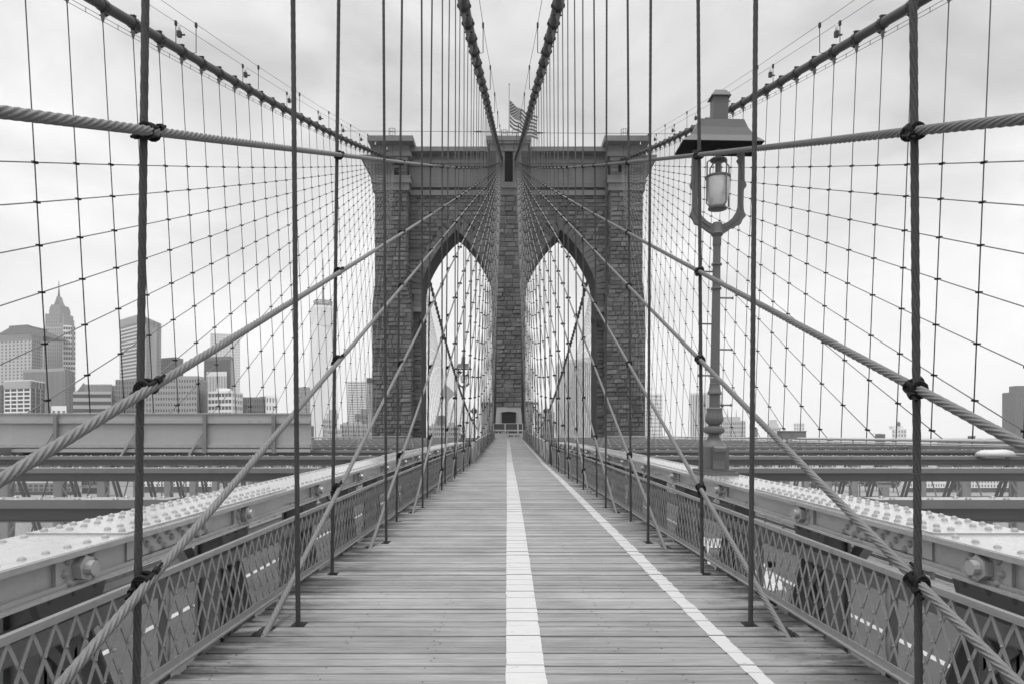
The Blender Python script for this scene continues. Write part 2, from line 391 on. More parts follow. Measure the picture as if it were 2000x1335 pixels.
for (y0, y1, zj, ti) in planks:
    if not 3.0 < y0 < 16: continue
    for xx in (-1.98, -1.30, -0.66, 0.62, 0.98, 1.66, 2.02):
        for yy in (y0+0.03, y1-0.03):
            x_ = xx + R.gauss(0, 0.022); y_ = yy + R.gauss(0, 0.006); z_ = DECKZ(y_)+zj+max(0, ti)+0.0012; r_ = R.uniform(0.004, 0.008)
            if R.random() < 0.55: nb.add([(x_+r_*math.cos(1.047*q), y_+r_*math.sin(1.047*q), z_) for q in range(6)], [(0,1,2,3,4,5)])
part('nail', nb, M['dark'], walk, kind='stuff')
def stripe(name, tab, seed, rag):
    rr = random.Random(seed); mb = MB()
    for (y0, y1, zj, ti) in planks:
        if y0 < 1.0 or y1 > 96: continue
        ym = (y0+y1)/2; a, b = interp([(t[0], t[1]) for t in tab], ym), interp([(t[0], t[2]) for t in tab], ym)
        a += rr.gauss(0, rag); b += rr.gauss(0, rag); z = DECKZ(ym) + zj + max(ti*(a+WHALF)/(2*WHALF), ti*(b+WHALF)/(2*WHALF), 0)
        mb.box(a, b, y0-0.001, y0+PITCH-0.003, z+0.001, z+0.0045)
    return part(name, mb, M['stripe'], kind='structure')
stripe('center_stripe', [(1.0, -0.142, 0.09), (4.15, -0.142, 0.108), (8.1, -0.148, 0.13), (13.6, -0.15, 0.15), (23, -0.17, 0.155), (40, -0.20, 0.12), (95, -0.25, 0.10)], 3, 0.0015)
stripe('edge_stripe', [(1.0, 1.37, 1.47), (4.15, 1.377, 1.476), (5.9, 1.37, 1.50), (8.97, 1.40, 1.56), (22.8, 1.56, 1.74), (40, 1.68, 1.86), (95, 1.55, 1.72)], 4, 0.004)

# ------------------------------------------------------------------ inner side trusses (riveted top chord, posts, braces) and lattice railings
PLATE_Y = [3.63 + 2.24*k for k in range(15)]
XW = 2.43          # web plane
plate_me = nut_me = bolt_me = prv_me = None
for s, nm in SIDES:
    tr = thing('side_truss', 'riveted steel top chord and truss beside the walkway, ' + nm, 'truss', (0, 0, 0))
    def strip(xa, xb, dz0, dz1, y0=-5.0, y1=37.0, step=2.0):
        mb = MB(); n_ = int((y1-y0)/step)+1
        for i in range(n_):
            ya, yb = y0+(y1-y0)*i/n_, y0+(y1-y0)*(i+1)/n_; za, zb = gtop(ya), gtop(yb); p, q = sorted((s*xa, s*xb))
            mb.hexa([(p,ya,za+dz0),(q,ya,za+dz0),(q,yb,zb+dz0),(p,yb,zb+dz0),(p,ya,za+dz1),(q,ya,za+dz1),(q,yb,zb+dz1),(p,yb,zb+dz1)])
        return mb
    def sheet(mb0):   # weld neighbouring lengths into one clean strip
        b = bmesh.new(); me = mb0.mesh('tmp', M['paint']); b.from_mesh(me); bmesh.ops.remove_doubles(b, verts=b.verts, dist=1e-5)
        seen = {}
        for f in b.faces: seen.setdefault(tuple(sorted(v.index for v in f.verts)), []).append(f)
        bmesh.ops.delete(b, geom=[f for l in seen.values() if len(l) > 1 for f in l], context='FACES_ONLY')
        b.to_mesh(me); b.free(); return me
    fl = link('top_flange', sheet(strip(2.375, 3.02, -0.022, 0.0)), tr)
    part('flange_lip', MB().add(*(lambda m_: (m_.v, m_.f))(strip(2.36, 2.374, -0.034, -0.003))), M['paint'], tr)
    link('web', sheet(strip(XW, XW+0.03, -0.187, -0.0225)), tr)
    link('web_inner', sheet(strip(2.92, 2.95, -0.187, -0.0225)), tr).name = 'web'
    link('bottom_flange', sheet(strip(2.365, XW+0.10, -0.206, -0.188)), tr)
    link('bottom_angle', sheet(strip(2.40, XW-0.001, -0.187, -0.165)), tr)
    # splice plates on the flange
    for (ya, yb) in ((4.05, 7.0), (15.2, 18.0), (26.2, 29.0)):
        sp = strip(2.40, 2.99, 0.001, 0.014, ya, yb, 0.8); part('splice_plate', sp, M['paint'], tr)
        sp = strip(XW-0.012, XW-0.001, -0.160, -0.03, ya+0.05, min(yb, ya+1.15), 0.8); part('splice_plate', sp, M['paint'], tr)
    rv = MB(); y = -2.0
    while y < 36.5:
        spl = any(ya-0.02 < y < yb for ya, yb in ((4.05, 7.0), (15.2, 18.0), (26.2, 29.0))); z = gtop(y) + (0.0145 if spl else 0.0005)
        nn = 8 if y < 12 else 5
        for xx in (2.46, 2.93): rv.dome((s*xx, y, z), (0,0,1), 0.022, 0.021, nn)
        if spl and y < 7.1:
            for xx in (2.58, 2.81): rv.dome((s*xx, y+0.055, z), (0,0,1), 0.022, 0.021, nn)
        if y < 20: rv.dome((s*2.397, y+0.04, gtop(y)-0.0225), (0,0,-1), 0.020, 0.013, 6)
        y += 0.14 if spl else 0.17
    for ya in (4.1, 15.25):
        for j, dz in enumerate((-0.052, -0.095, -0.138)):
            for i in range(6):
                if i == 2 and j == 2: continue
                rv.dome((s*(XW-0.0125), ya+0.16+0.16*i+0.06*j, gtop(ya)+dz), (-s,0,0), 0.024, 0.023, 8)
    y = 4.9
    while y < 30:
        for dy in (0, 0.11): rv.dome((s*2.395, y+dy, gtop(y)-0.1645), (0,0,1), 0.02, 0.016, 6)
        y += 2.24
    part('rivet', rv, M['rivet'], tr, 'all', kind='stuff')
    # washer plates with big hexagon nuts
    if True:
        plate_me = MB().box(min(0, -s*0.020), max(0, -s*0.020), -0.19, 0.19, -0.078, 0.078).mesh('washer_plate', M['paint'])
        hb = MB(); hx = [(0.070*math.cos(rad(60*k+20)), 0.070*math.sin(rad(60*k+20))) for k in range(6)]
        hb.prism(hx, -s*0.021, -s*0.066, 'x'); nut_me = hb.mesh('hex_nut', M['paint'])
        hb = MB(); hx = [(0.040*math.cos(rad(30*k)), 0.040*math.sin(rad(30*k))) for k in range(12)]
        hb.prism(hx, -s*0.065, -s*0.105, 'x'); bolt_me = hb.mesh('bolt_end', M['paint'])
        hb = MB()
        for dy, dz in ((-0.10, 0.055), (-0.125, -0.01), (-0.10, -0.06), (0.10, 0.058), (0.135, 0.005), (0.105, -0.055)): hb.dome((-s*0.0205, dy, dz), (-s,0,0), 0.023, 0.022, 8)
        prv_me = hb.mesh('plate_rivet', M['rivet'], 'all')
    for k, y in enumerate(PLATE_Y):
        p = link('washer_plate', plate_me, tr, (s*(XW-0.001), y, gtop(y)-0.106))
        nt_ = link('hex_nut', nut_me, p); nt_.rotation_euler = (R.uniform(0, 1.0), 0, 0); link('bolt_end', bolt_me, p)
        if k < 8: link('plate_rivet', prv_me, p, None, 'stuff')
    # posts of the truss: two channels with zigzag lacing
    xp = s*2.76
    pb = MB()
    for dy in (-0.13, 0.13):
        pb.box(-0.11, 0.11, dy-0.012, dy+0.012, 0, 4.02); pb.box(-0.11, -0.085, dy-0.05, dy+0.05, 0.001, 4.01); pb.box(0.085, 0.11, dy-0.05, dy+0.05, 0.001, 4.01)
    for q in range(13):
        for xf in (-0.116, 0.116):
            d = 1 if q % 2 else -1
            pb.bar((xf, -0.15*d, 0.1+0.3*q), (xf, 0.15*d, 0.4+0.3*q), 0.06, 0.012, (1,0,0))
            pb.bar((xf*1.11, 0.15*d, 0.1+0.3*q), (xf*1.11, -0.15*d, 0.4+0.3*q), 0.06, 0.012, (1,0,0))
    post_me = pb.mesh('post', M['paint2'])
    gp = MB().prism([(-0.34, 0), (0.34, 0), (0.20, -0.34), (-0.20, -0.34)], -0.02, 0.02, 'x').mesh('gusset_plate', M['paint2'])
    grv = MB()
    for yy, zz in ((-0.2, -0.08), (0, -0.08), (0.2, -0.08), (-0.13, -0.24), (0.13, -0.24)): grv.dome((-s*0.021, yy, zz), (-s,0,0), 0.022, 0.018, 6)
    grm = grv.mesh('gusset_rivet', M['paint2'], 'all')
    PY = [-0.75 + 2.3*k for k in range(17)]
    for k, y in enumerate(PY):
        link('post', post_me, tr, (xp, y, -3.35))
        g_ = link('gusset_plate', gp, tr, (xp-s*0.16, y, gtop(y)-0.21))
        if k < 8: link('gusset_rivet', grm, g_, None, 'stuff')
        if k+1 < len(PY):
            d = MB()
            for dx in (-0.06, 0.06): d.bar((xp+dx, y+0.15, gtop(y)-0.35), (xp+dx, y+2.15, -3.2), 0.02, 0.12, (1,0,0))
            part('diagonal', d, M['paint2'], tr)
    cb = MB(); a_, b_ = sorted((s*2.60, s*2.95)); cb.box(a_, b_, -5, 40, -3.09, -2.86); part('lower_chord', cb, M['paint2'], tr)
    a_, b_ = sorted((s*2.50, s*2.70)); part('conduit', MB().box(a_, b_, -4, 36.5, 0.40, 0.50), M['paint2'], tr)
    # end block where the railing meets the pale fence
    a_, b_ = sorted((s*2.1, s*2.95)); part('end_plate', MB().box(a_, b_, 37.02, 37.10, -0.1, 1.14), M['paint2'], tr)

    # lattice railing
    lr = thing('lattice_railing', 'diamond lattice steel railing at the edge of the boards, ' + nm, 'railing')
    XL = 2.30
    def ltop(y): return gtop(y) - 0.272
    def lbot(y): return 0.015
    tb = MB()
    for i in range(20):
        ya, yb = -4+2.05*i, -4+2.05*(i+1); p, q = sorted((s*(XL-0.018), s*(XL+0.016)))
        for d0, d1 in ((-0.014, 0.010),): tb.hexa([(p,ya,ltop(ya)+d0),(q,ya,ltop(ya)+d0),(q,yb,ltop(yb)+d0),(p,yb,ltop(yb)+d0),(p,ya,ltop(ya)+d1),(q,ya,ltop(ya)+d1),(q,yb,ltop(yb)+d1),(p,yb,ltop(yb)+d1)])
        p, q = sorted((s*(XL-0.0175), s*(XL-0.010))); tb.hexa([(p,ya,ltop(ya)-0.028),(q,ya,ltop(ya)-0.028),(q,yb,ltop(yb)-0.028),(p,yb,ltop(yb)-0.028),(p,ya,ltop(ya)-0.0145),(q,ya,ltop(ya)-0.0145),(q,yb,ltop(yb)-0.0145),(p,yb,ltop(yb)-0.0145)])
    part('top_rail', tb, M['lattice'], lr)
    bb = MB(); p, q = sorted((s*(XL-0.05), s*(XL+0.02))); bb.box(p, q, -4, 37, 0.004, 0.016); p, q = sorted((s*(XL-0.022), s*(XL-0.012))); bb.box(p, q, -4, 37, 0.017, 0.062)
    part('bottom_rail', bb, M['lattice'], lr)
    PS, WS = 0.157, 0.315
    far_s = MB(); nv = MB(); near = 0
    i = 0
    while True:
        y = 0.6 + PS*i; i += 1
        if y > 36.6: break
        for fam, off in ((1, -0.004), (-1, 0.005)):
            yb_ = y + (0 if fam > 0 else WS); yt_ = y + (WS if fam > 0 else 0)
            p = (s*(XL+off), yb_, 0.03); q = (s*(XL+off), yt_, ltop(y)-0.02)
            if 1.2 < y < 13.0:
                part('strap', MB().bar(p, q, 0.0215, 0.006, (1,0,0)), M['lattice'], lr); near += 1
            else: far_s.bar(p, q, 0.0215, 0.006, (1,0,0))
        if 1.2 < y < 10:
            H = ltop(y)-0.05
            for j in range(5):
                yy = y + (0.5*PS if j % 2 else 0); zz = 0.03 + H*j/4.0
                nv.dome((s*(XL-0.008), yy, zz), (-s,0,0), 0.009, 0.008, 5)
    part('strap', far_s, M['lattice'], lr, kind='stuff')
    part('rivet', nv, M['lattice'], lr, 'all', kind='stuff')
    for k in range(18):
        y = -0.2 + 2.3*k
        if y > 36: break
        part('stanchion', MB().box(*sorted((s*(XL+0.02), s*(XL+0.07))), y-0.03, y+0.03, -0.2, ltop(y)-0.015), M['lattice'], lr)
# ------------------------------------------------------------------ main cables with bands, hand ropes, suspender ropes, stays
CAB = [(-1, 'outer'), (-1, 'inner'), (1, 'inner'), (1, 'outer')]
def cab_pt(s, which, y): return Vector((s*(x_outer(y) - 0.13*s if which == 'outer' else x_inner(y)), y, z_cable(y)))
bb = MB(); n = 14
ring = []
for yy, r_ in ((-0.17, 0.225), (-0.165, 0.262), (-0.12, 0.262), (-0.115, 0.252), (0.115, 0.252), (0.12, 0.262), (0.165, 0.262), (0.17, 0.225)): ring.append((r_, yy))
t_ = MB().lathe(ring, n=18)
bb.add([(x, z, y) for x, y, z in t_.v], t_.f)                                    # collar, axis along y
bb.prism([(-0.09, 0.20), (0.09, 0.20), (0.16, 0.31), (-0.16, 0.31)], -0.11, 0.11)    # flange on top
bb.prism([(-0.11, -0.22), (0.11, -0.22), (0.075, -0.42), (-0.075, -0.42)], -0.10, 0.10)
bb.tube([(-0.2, 0, -0.37), (0.2, 0, -0.37)], 0.03, 6)
bb.tube([(0.0, -0.18, 0.265), (0.0, 0.18, 0.265)], 0.035, 6)
for dx in (-0.24, 0.24): bb.box(dx-0.05, dx+0.05, -0.09, 0.09, -0.07, 0.02)
BAND = bb.mesh('cable_band', M['band'], True)
sb = MB(); sb.tube([(0,0,-0.34), (0,0,-0.44), (0,0,-0.58), (0,0,-0.72)], [0.055, 0.085, 0.07, 0.03], 8)
SOCK = sb.mesh('rope_socket', M['socket'], True)
for s, which in CAB:
    nm = ('long signboard' if s < 0 else 'big lamp post')
    lab = ('thick dark main cable high above the outer edge of the roadway, %s side' if which == 'outer' else 'thick dark main cable directly above the edge of the walkway, %s side') % nm
    t = thing('main_cable', lab, 'bridge cable', group='main suspension cables')
    pts = [cab_pt(s, which, -22+2*k) for k in range(65)]
    part('cable_wrap', MB().tube(pts, 0.222, 18), M['cable'], t, True)
    for k in range(-2, 44):
        if k >= len(HY) or k < 0 or (which == 'outer' and k < 7): continue
        y = HY[k]
        b = link('cable_band', BAND, t, cab_pt(s, which, y)); d = cab_pt(s, which, y+0.5) - cab_pt(s, which, y-0.5)
        b.rotation_euler = (math.atan2(d.z, d.y), 0, 0)
        so = link('rope_socket', SOCK, b); so.rotation_euler = (-math.atan2(d.z, d.y), 0, 0)
    # service wires slung under the outer cable
    if which == 'outer':
        sw = MB()
        for dz in (-0.42, -0.60): sw.tube([cab_pt(s, which, 16+2*k) + Vector((s*0.12, 0, dz)) for k in range(46)], 0.012, 4)
        for k in range(60): p = cab_pt(s, which, 17+1.15*k) + Vector((s*0.12, 0, 0)); sw.tube([p + Vector((0,0,-0.62)), p + Vector((0,0,-0.40))], 0.014, 4)
        part('service_wire', sw, M['wire'], t)
    # hand ropes on stanchions above the cable
    lat = (-0.45, 0.45) if which == 'outer' else (-0.42,)
    for off in lat:
        hr = thing('hand_rope', 'thin hand rope %s the %s main cable, %s side' % ('near' if off < 0 else 'beyond', which, nm), 'hand rope')
        g = lambda y: cab_pt(s, which, y) + Vector((s*off, 0, 0))
        part('wire', MB().tube([g(-8+2*k) + Vector((0,0,1.6)) for k in range(57)], 0.013, 4), M['wire'], hr)
        for j in range(-1, 11):
            y = 26.4 + 9.2*j + (0.0 if off > 0 else 0.35)
            if y > 103: continue
            p = g(y); m_ = MB().tube([p + Vector((-s*off*0.55, 0, 0.05)), p + Vector((0,0,0.10)), p + Vector((0,0,1.6))], 0.022, 5); m_.box(p.x-0.05, p.x+0.05, y-0.06, y+0.06, p.z+1.42, p.z+1.66)
            part('stanchion', m_, M['wire'], hr)
            if off > 0 and which == 'outer' and y > 20:
                q = p + Vector((-s*0.18, 0, 1.02)); lm = thing('cable_light', 'small glass light on the outer cable, %s from the tower, %s side' % (ORD[min(19, 10-j)], nm), 'lamp', q, 0, 'necklace lights on the outer cables')
                part('lamp_box', MB().box(-0.10, 0.10, -0.09, 0.09, -0.20, 0.10).box(-0.04, 0.30, -0.03, 0.03, -0.12, -0.05), M['band'], lm)
                part('globe', MB().lathe([(0.05, 0.101), (0.075, 0.16), (0.065, 0.36), (0.03, 0.48)], n=10), M['lampglass'], lm, True)

# suspender ropes
def hang_pts(s, which, k):
    y = HY[k]; top = cab_pt(s, which, y) - Vector((0,0,0.70))
    if which == 'inner': bot = Vector((s*hx_base(k, s), y, DECKZ(y)-0.25))
    else: bot = Vector((s*15.95, y, 0.9))
    return bot, top
for s, which in CAB:
    nm = 'signboard side' if s < 0 else 'big lamp side'
    for k in range(len(HY)):
        if which == 'outer' and k < 7: continue
        b, t_ = hang_pts(s, which, k); near = which == 'inner' and k < 7
        mb = MB()
        if near: mb.rope(b, t_, 0.0198, strands=6, lay=0.085, step=0.024, n=24, depth=0.28)
        else: mb.tube([b, t_], 0.0195 if which == 'inner' else 0.022, 8 if k < 16 else 6)
        o = part('suspender_rope', mb, M['rope'], None, 'all')
        if which == 'inner':
            lab = '%s walkway suspender rope from the camera, %s' % (ORD[k], nm) if k < 14 else 'one of the thin distant walkway suspender ropes before the stone tower, ' + nm
        else:
            lab = '%s full suspender rope from the picture edge under the outer cable, %s' % (ORD[k-7], nm) if k < 20 else 'one of the thin distant suspender ropes under the outer cable, ' + nm
        tag(o, lab, 'suspender rope', 'suspender ropes, %s cable, %s' % (which, nm))

# diagonal stays, each clamped to the suspenders it crosses
cm = MB()
def ringpts(a, b, c, r1, r2, n=14): return [Vector(c) + Vector(a)*r1*math.cos(2*math.pi*k/n) + Vector(b)*r2*math.sin(2*math.pi*k/n) for k in range(n+1)]
cm.tube(ringpts((1,0,0), (0,1,0.25), (0,0,0.018), 0.040, 0.046), 0.014, 6)
cm.tube(ringpts((1,0,0), (0,0.45,-1), (0,0.045,0), 0.041, 0.041), 0.014, 6)
cm.tube(ringpts((1,0,0), (0,-0.45,-1), (0,-0.045,0), 0.041, 0.041), 0.014, 6)
cm.box(-0.042, 0.042, -0.05, 0.05, -0.03, 0.03)
cm.tube([(0.045, -0.03, 0.02), (0.047, 0.14, 0.045)], 0.010, 6); cm.tube([(-0.045, 0.03, -0.02), (-0.047, -0.13, -0.045)], 0.010, 6)
cm.tube([(0.045, 0.045, 0.028), (0.046, 0.085, 0.035)], 0.022, 6); cm.tube([(-0.045, -0.045, -0.028), (-0.046, -0.08, -0.035)], 0.022, 6)
CLAMP = cm.mesh('rope_clamp', M['clamp'], True)
OUT_ANCH = [-2.7 + 4.6*k for k in range(20)]
for s, which in CAB:
    nm = 'signboard side' if s < 0 else 'big lamp side'
    A = ANCH if which == 'inner' else OUT_ANCH
    for j, ya in enumerate(A):
        if ya > 84: continue
        yt = 104.6
        if which == 'inner': ya -= 0.4; p0 = Vector((s*1.97, ya, DECKZ(ya)-0.15)); p1 = Vector((s*(1.0-0.01*j), yt, 43.5-0.05*j))
        else: p0 = Vector((s*15.75, ya, 1.15)); p1 = Vector((s*(17.45-0.02*j), yt, 43.2-0.06*j))
        L = yt - ya; sag = 0.06 if which == 'inner' else 0.07
        def pt(t, p0=p0, p1=p1, sag=sag, s=s, which=which):
            p = p0.lerp(p1, t); p.z = p0.z + (p1.z-p0.z)*(t*(1-sag) + sag*t*t)
            f = max(0.0, min(1.0, p.z/z_cable(p.y)))          # each stay lies in the sloping plane of the suspenders it is clamped to
            p.x = s*lerp(1.97, x_inner(p.y), f) if which == 'inner' else lerp(s*15.95, cab_pt(s, which, p.y).x, f); return p
        st = thing('stay_rope', ('%s walkway stay rope counted from the longest one, %s' if which == 'inner' else '%s outer stay rope counted from the longest one, %s') % (ORD[min(j, 19)], nm) if j < 14 else 'one of the steep %s stay ropes closest to the stone tower, %s' % ('walkway' if which == 'inner' else 'outer', nm), 'stay rope', group='stay ropes, %s fan, %s' % (which, nm))
        near = which == 'inner' and j < 7
        if near:
            ys = max(ya, 1.0); ye = min(yt, max(ys+9, 17.0)); t0, t1 = (ys-ya)/L, (ye-ya)/L
            mb = MB().rope(pt(t0), pt(t1), 0.0252, fn=lambda q: pt(lerp(t0, t1, q)), strands=7, lay=0.062, step=0.03, n=28, depth=0.30)
            if ys > ya: mb.tube([pt(lerp(0, t0, q/3)) for q in range(4)], 0.0245, 8)
            mb.tube([pt(lerp(t1, 1, q/12)) for q in range(13)], 0.0245, 10)
        else: mb = MB().tube([pt(q/14) for q in range(15)], 0.026 if which == 'inner' else 0.022, 8 if j < 8 else 6)
        part('rope', mb, M['stay'] if which == 'inner' or True else M['stayfar'], st, 'all')
        far = MB()
        for k, y in enumerate(HY):
            if y < ya + 0.25 or y > 101 or (which == 'outer' and k < 8): continue
            p = pt((y-ya)/L); b, t_ = hang_pts(s, which, k); hx = b.lerp(t_, max(0, min(1, (p.z-b.z)/(t_.z-b.z)))).x
            if p.z > t_.z - 0.3 or (which == 'inner' and k in (1, 3, 5)): continue
            if which == 'inner' and k < 9:
                c_ = link('rope_clamp', CLAMP, st, Vector(((p.x+hx)/2, y, p.z))); c_.rotation_euler = (math.atan(0.4)*0.8, 0, R.uniform(-0.25, 0.25)); c_.scale = (0.86,)*3
            else:
                e = 0.072 if which == 'inner' else 0.10
                far.bar((p.x, y-e*1.2, p.z-0.02), (p.x, y+e*1.2, p.z+0.02), 0.10, 0.07)
                far.box(p.x-e*1.15, p.x+e*1.15, y-0.03, y+0.03, p.z-0.025, p.z+0.025)
        if far.v: part('rope_clamp', far, M['clamp'], st, kind='stuff')
# ------------------------------------------------------------------ overhead cross beams, outer trusses, pipes, signboard
BY = [6.0 + 4.6*k for k in range(-1, 21)]
for s, nm in SIDES:
    for k, y in enumerate(BY):
        z = gtop(y) + 0.015 if y < 45 else 1.165
        t = thing('cross_beam', ('%s steel beam from the camera crossing above the roadway, %s' % (ORD[k], nm)) if k < 9 else 'one of the distant steel beams crossing above the roadway, ' + nm, 'steel beam', (0, y, z), 0, 'beams above the roadway, ' + nm)
        a, b = sorted((s*3.06, s*14.6))
        part('top_flange', MB().box(a, b, -0.13, 0.13, -0.075, 0.0), M['beam'], t)
        part('beam_web', MB().box(a, b, 0.03, 0.05, -0.195, -0.076), M['beam'], t)
        part('bottom_flange', MB().box(a, b, -0.005, 0.10, -0.21, -0.196), M['beam'], t)
        if y < 60:
            rv = MB(); x = 3.2
            while x < 14.5:
                for yy in (-0.085, 0.085): rv.dome((s*x, yy, 0.0005), (0,0,1), 0.026, 0.018, 6 if y < 20 else 4)
                x += 0.33
            part('rivet', rv, M['beam'], t, 'all', kind='stuff')
        if y < 40:
            part('knee_brace', MB().bar((s*3.1, 0.0, -0.22), (s*2.9, 0.0, -0.55), 0.16, 0.03).bar((s*3.25, 0.06, -0.215), (s*2.92, 0.06, -0.62), 0.03, 0.10), M['paint2'], t)
    # outer truss
    XT = 14.3
    t = thing('outer_truss', 'tall steel truss with laced posts along the outer roadway edge, ' + nm, 'truss')
    a, b = sorted((s*(XT-0.2), s*(XT+0.2)))
    part('top_chord', MB().box(a, b, 8, 104, 0.92, 1.16), M['beam'], t)
    part('bottom_chord', MB().box(a, b, 8, 104, -3.5, -3.1), M['paint2'], t)
    pb = MB()
    for dy in (-0.13, 0.13):
        pb.box(-0.13, 0.13, dy-0.02, dy+0.02, 0, 3.98)
    for q in range(12):
        d = 1 if q % 2 else -1
        pb.bar((-s*0.125, -0.14*d, 0.1+0.32*q), (-s*0.125, 0.14*d, 0.42+0.32*q), 0.07, 0.014, (1,0,0))
    pme = pb.mesh('post', M['paint'])
    for k in range(40):
        y = 10.1 + 2.3*k
        link('post', pme, t, (s*XT, y, -3.08))
        db = MB()
        for dx in (-0.07, 0.07): db.bar((s*XT+dx, y+0.2, 0.9), (s*XT+dx, y+2.1, -3.0), 0.025, 0.10, (1,0,0))
        part('diagonal', db, M['beam'], t)
        part('counter_rod', MB().tube([(s*XT, y+2.1, 0.9), (s*XT, y+0.2, -3.0)], 0.025, 5), M['beam'], t)
        part('hanger_rod', MB().tube([(s*15.75, y, 1.2), (s*15.75, y, -3.4)], 0.028, 5), M['paint2'], t)
    ob = MB()
    for k in range(40): ob.bar((s*14.5, 10.1+2.3*k, 1.05), (s*15.9, 10.1+2.3*k, 1.05), 0.16, 0.12)
    part('outrigger', ob, M['beam'], t)

# pipe along the outer truss on the lamp side, and cable tray
t = thing('pipe_rail', 'long pale pipe on short stands along the outer truss, big lamp side', 'pipe')
part('pipe', MB().tube([(14.6, 12, 1.31), (14.6, 60, 1.36), (14.6, 103, 1.36)], 0.055, 8), M['board'], t, True)
part('lower_pipe', MB().tube([(14.35, 12, 1.20), (14.35, 103, 1.25)], 0.03, 6), M['board'], t, True)
sb = MB()
for k in range(40): sb.box(14.57, 14.63, 13+2.3*k, 13.06+2.3*k, 1.10, 1.27)
part('stand', sb, M['beam'], t)
part('joint_collar', (lambda m_: [m_.tube([(14.6, 16+5.0*k, 1.315), (14.6, 16.15+5.0*k, 1.315)], 0.075, 8) for k in range(14)] and m_)(MB()), M['board'], t)
t = thing('pipe_rail', 'thin pale pipe along the outer truss behind the signboard', 'pipe')
part('pipe', MB().tube([(-14.6, 20, 1.30), (-14.6, 103, 1.34)], 0.05, 8), M['board'], t, True)
sb = MB()
for k in range(36): sb.box(-14.63, -14.57, 21+2.3*k, 21.06+2.3*k, 1.10, 1.27)
part('stand', sb, M['beam'], t)
t = thing('junction_box', 'plain grey box standing on the pipe along the outer truss', 'box', (X(1546, 35), 35, Z(857, 35)))
part('body', MB().box(-0.62, 0.62, -0.3, 0.3, 0.0, 0.40), M['paint2'], t); part('lid', MB().box(-0.65, 0.65, -0.33, 0.33, 0.401, 0.43), M['paint2'], t)
t = thing('street_light', 'white boat shaped street light lying above the beams', 'lamp', (X(1932, 15.2), 15.0, 1.03))
part('hood', MB().add([(p[0]*0.37, p[1]*0.16, p[2]*0.15) for p in [(-1,-1,0),(1,-1,0),(1,1,0),(-1,1,0),(-0.93,-0.8,0.6),(0.8,-0.8,0.8),(0.8,0.8,0.8),(-0.93,0.8,0.6),(-0.75,-0.4,0.95),(0.5,-0.4,1.05),(0.5,0.4,1.05),(-0.75,0.4,0.95)]],
     [(3,2,1,0),(0,1,5,4),(1,2,6,5),(2,3,7,6),(3,0,4,7),(4,5,9,8),(5,6,10,9),(6,7,11,10),(7,4,8,11),(8,9,10,11)]), M['white'], t, 'all')
part('arm', MB().tube([(0.33, 0, 0.05), (1.4, 0, 0.02)], 0.03, 8), M['beam'], t)
part('lens', MB().box(-0.30, 0.12, -0.12, 0.12, -0.03, -0.001), M['lampglass'], t)

# long signboard seen from behind, propped on a cross beam
ys = 19.3
t = thing('road_signboard', 'long grey back of a roadway signboard propped above the beams', 'signboard', (0, ys, 0))
x0, x1 = X(-60, ys), X(608, ys); zb, zt = Z(875, ys), Z(808, ys)
edges = [X(u, ys) for u in (-60, 113, 272, 403, 537, 608)]
for a, b in zip(edges, edges[1:]): part('panel', MB().box(a+0.012, b-0.012, 0.0, 0.05, zb, zt-0.004), M['board'], t)
for v0_, v1_ in ((820, 826), (867, 873)):
    part('rail', MB().box(x0, x1-0.02, -0.06, -0.002, Z(v1_, ys), Z(v0_, ys)), M['paint'], t)
part('top_lip', MB().box(x0, x1, -0.03, 0.06, zt, zt+0.03), M['board'], t)
part('bottom_sheet', MB().box(x0, x1-0.01, -0.10, -0.04, zb-0.10, zb-0.01), M['board'], t)
for u in (113, 272, 403, 537):
    xx = X(u, ys)
    part('upright', MB().box(xx-0.05, xx+0.05, -0.14, -0.062, Z(884, ys), Z(809, ys)), M['paint2'], t)
    part('prop', MB().bar((xx-0.05, -0.10, Z(840, ys)), (xx-0.42, -0.16, Z(888, ys)), 0.05, 0.05), M['paint'], t)

# FIRE STANDPIPE plate on the outer truss
def text(name, body, size, loc, rot, m, parent, ext=0.002, bold=0.0):
    c = bpy.data.curves.new(name, 'FONT'); c.body = body; c.size = size; c.extrude = ext; c.align_x = 'CENTER'; c.align_y = 'CENTER'; c.offset = bold
    o = bpy.data.objects.new(name, c); C.objects.link(o); dg = bpy.context.evaluated_depsgraph_get(); dg.update()
    me = bpy.data.meshes.new_from_object(o.evaluated_get(dg)); bpy.data.objects.remove(o); me.materials.clear(); me.materials.append(m)
    q = bpy.data.objects.new(name, me); C.objects.link(q); q.location = loc; q.rotation_euler = rot; q.parent = parent; return q
yf = 24.6
t = thing('standpipe_sign', 'white FIRE STANDPIPE sign fixed to a laced truss post', 'sign', (X(1727.5, yf), yf, Z(940, yf)))
part('plate', MB().box(-0.24, 0.24, 0, 0.02, -0.20, 0.20), M['white'], t); part('bracket', MB().box(-0.04, 0.30, 0.021, 0.06, -0.12, 0.12), M['beam'], t)
text('lettering', 'FIRE', 0.17, (0, -0.003, 0.085), (rad(90), 0, 0), M['black'], t); text('lettering', 'STANDPIPE', 0.092, (0, -0.003, -0.07), (rad(90), 0, 0), M['black'], t)
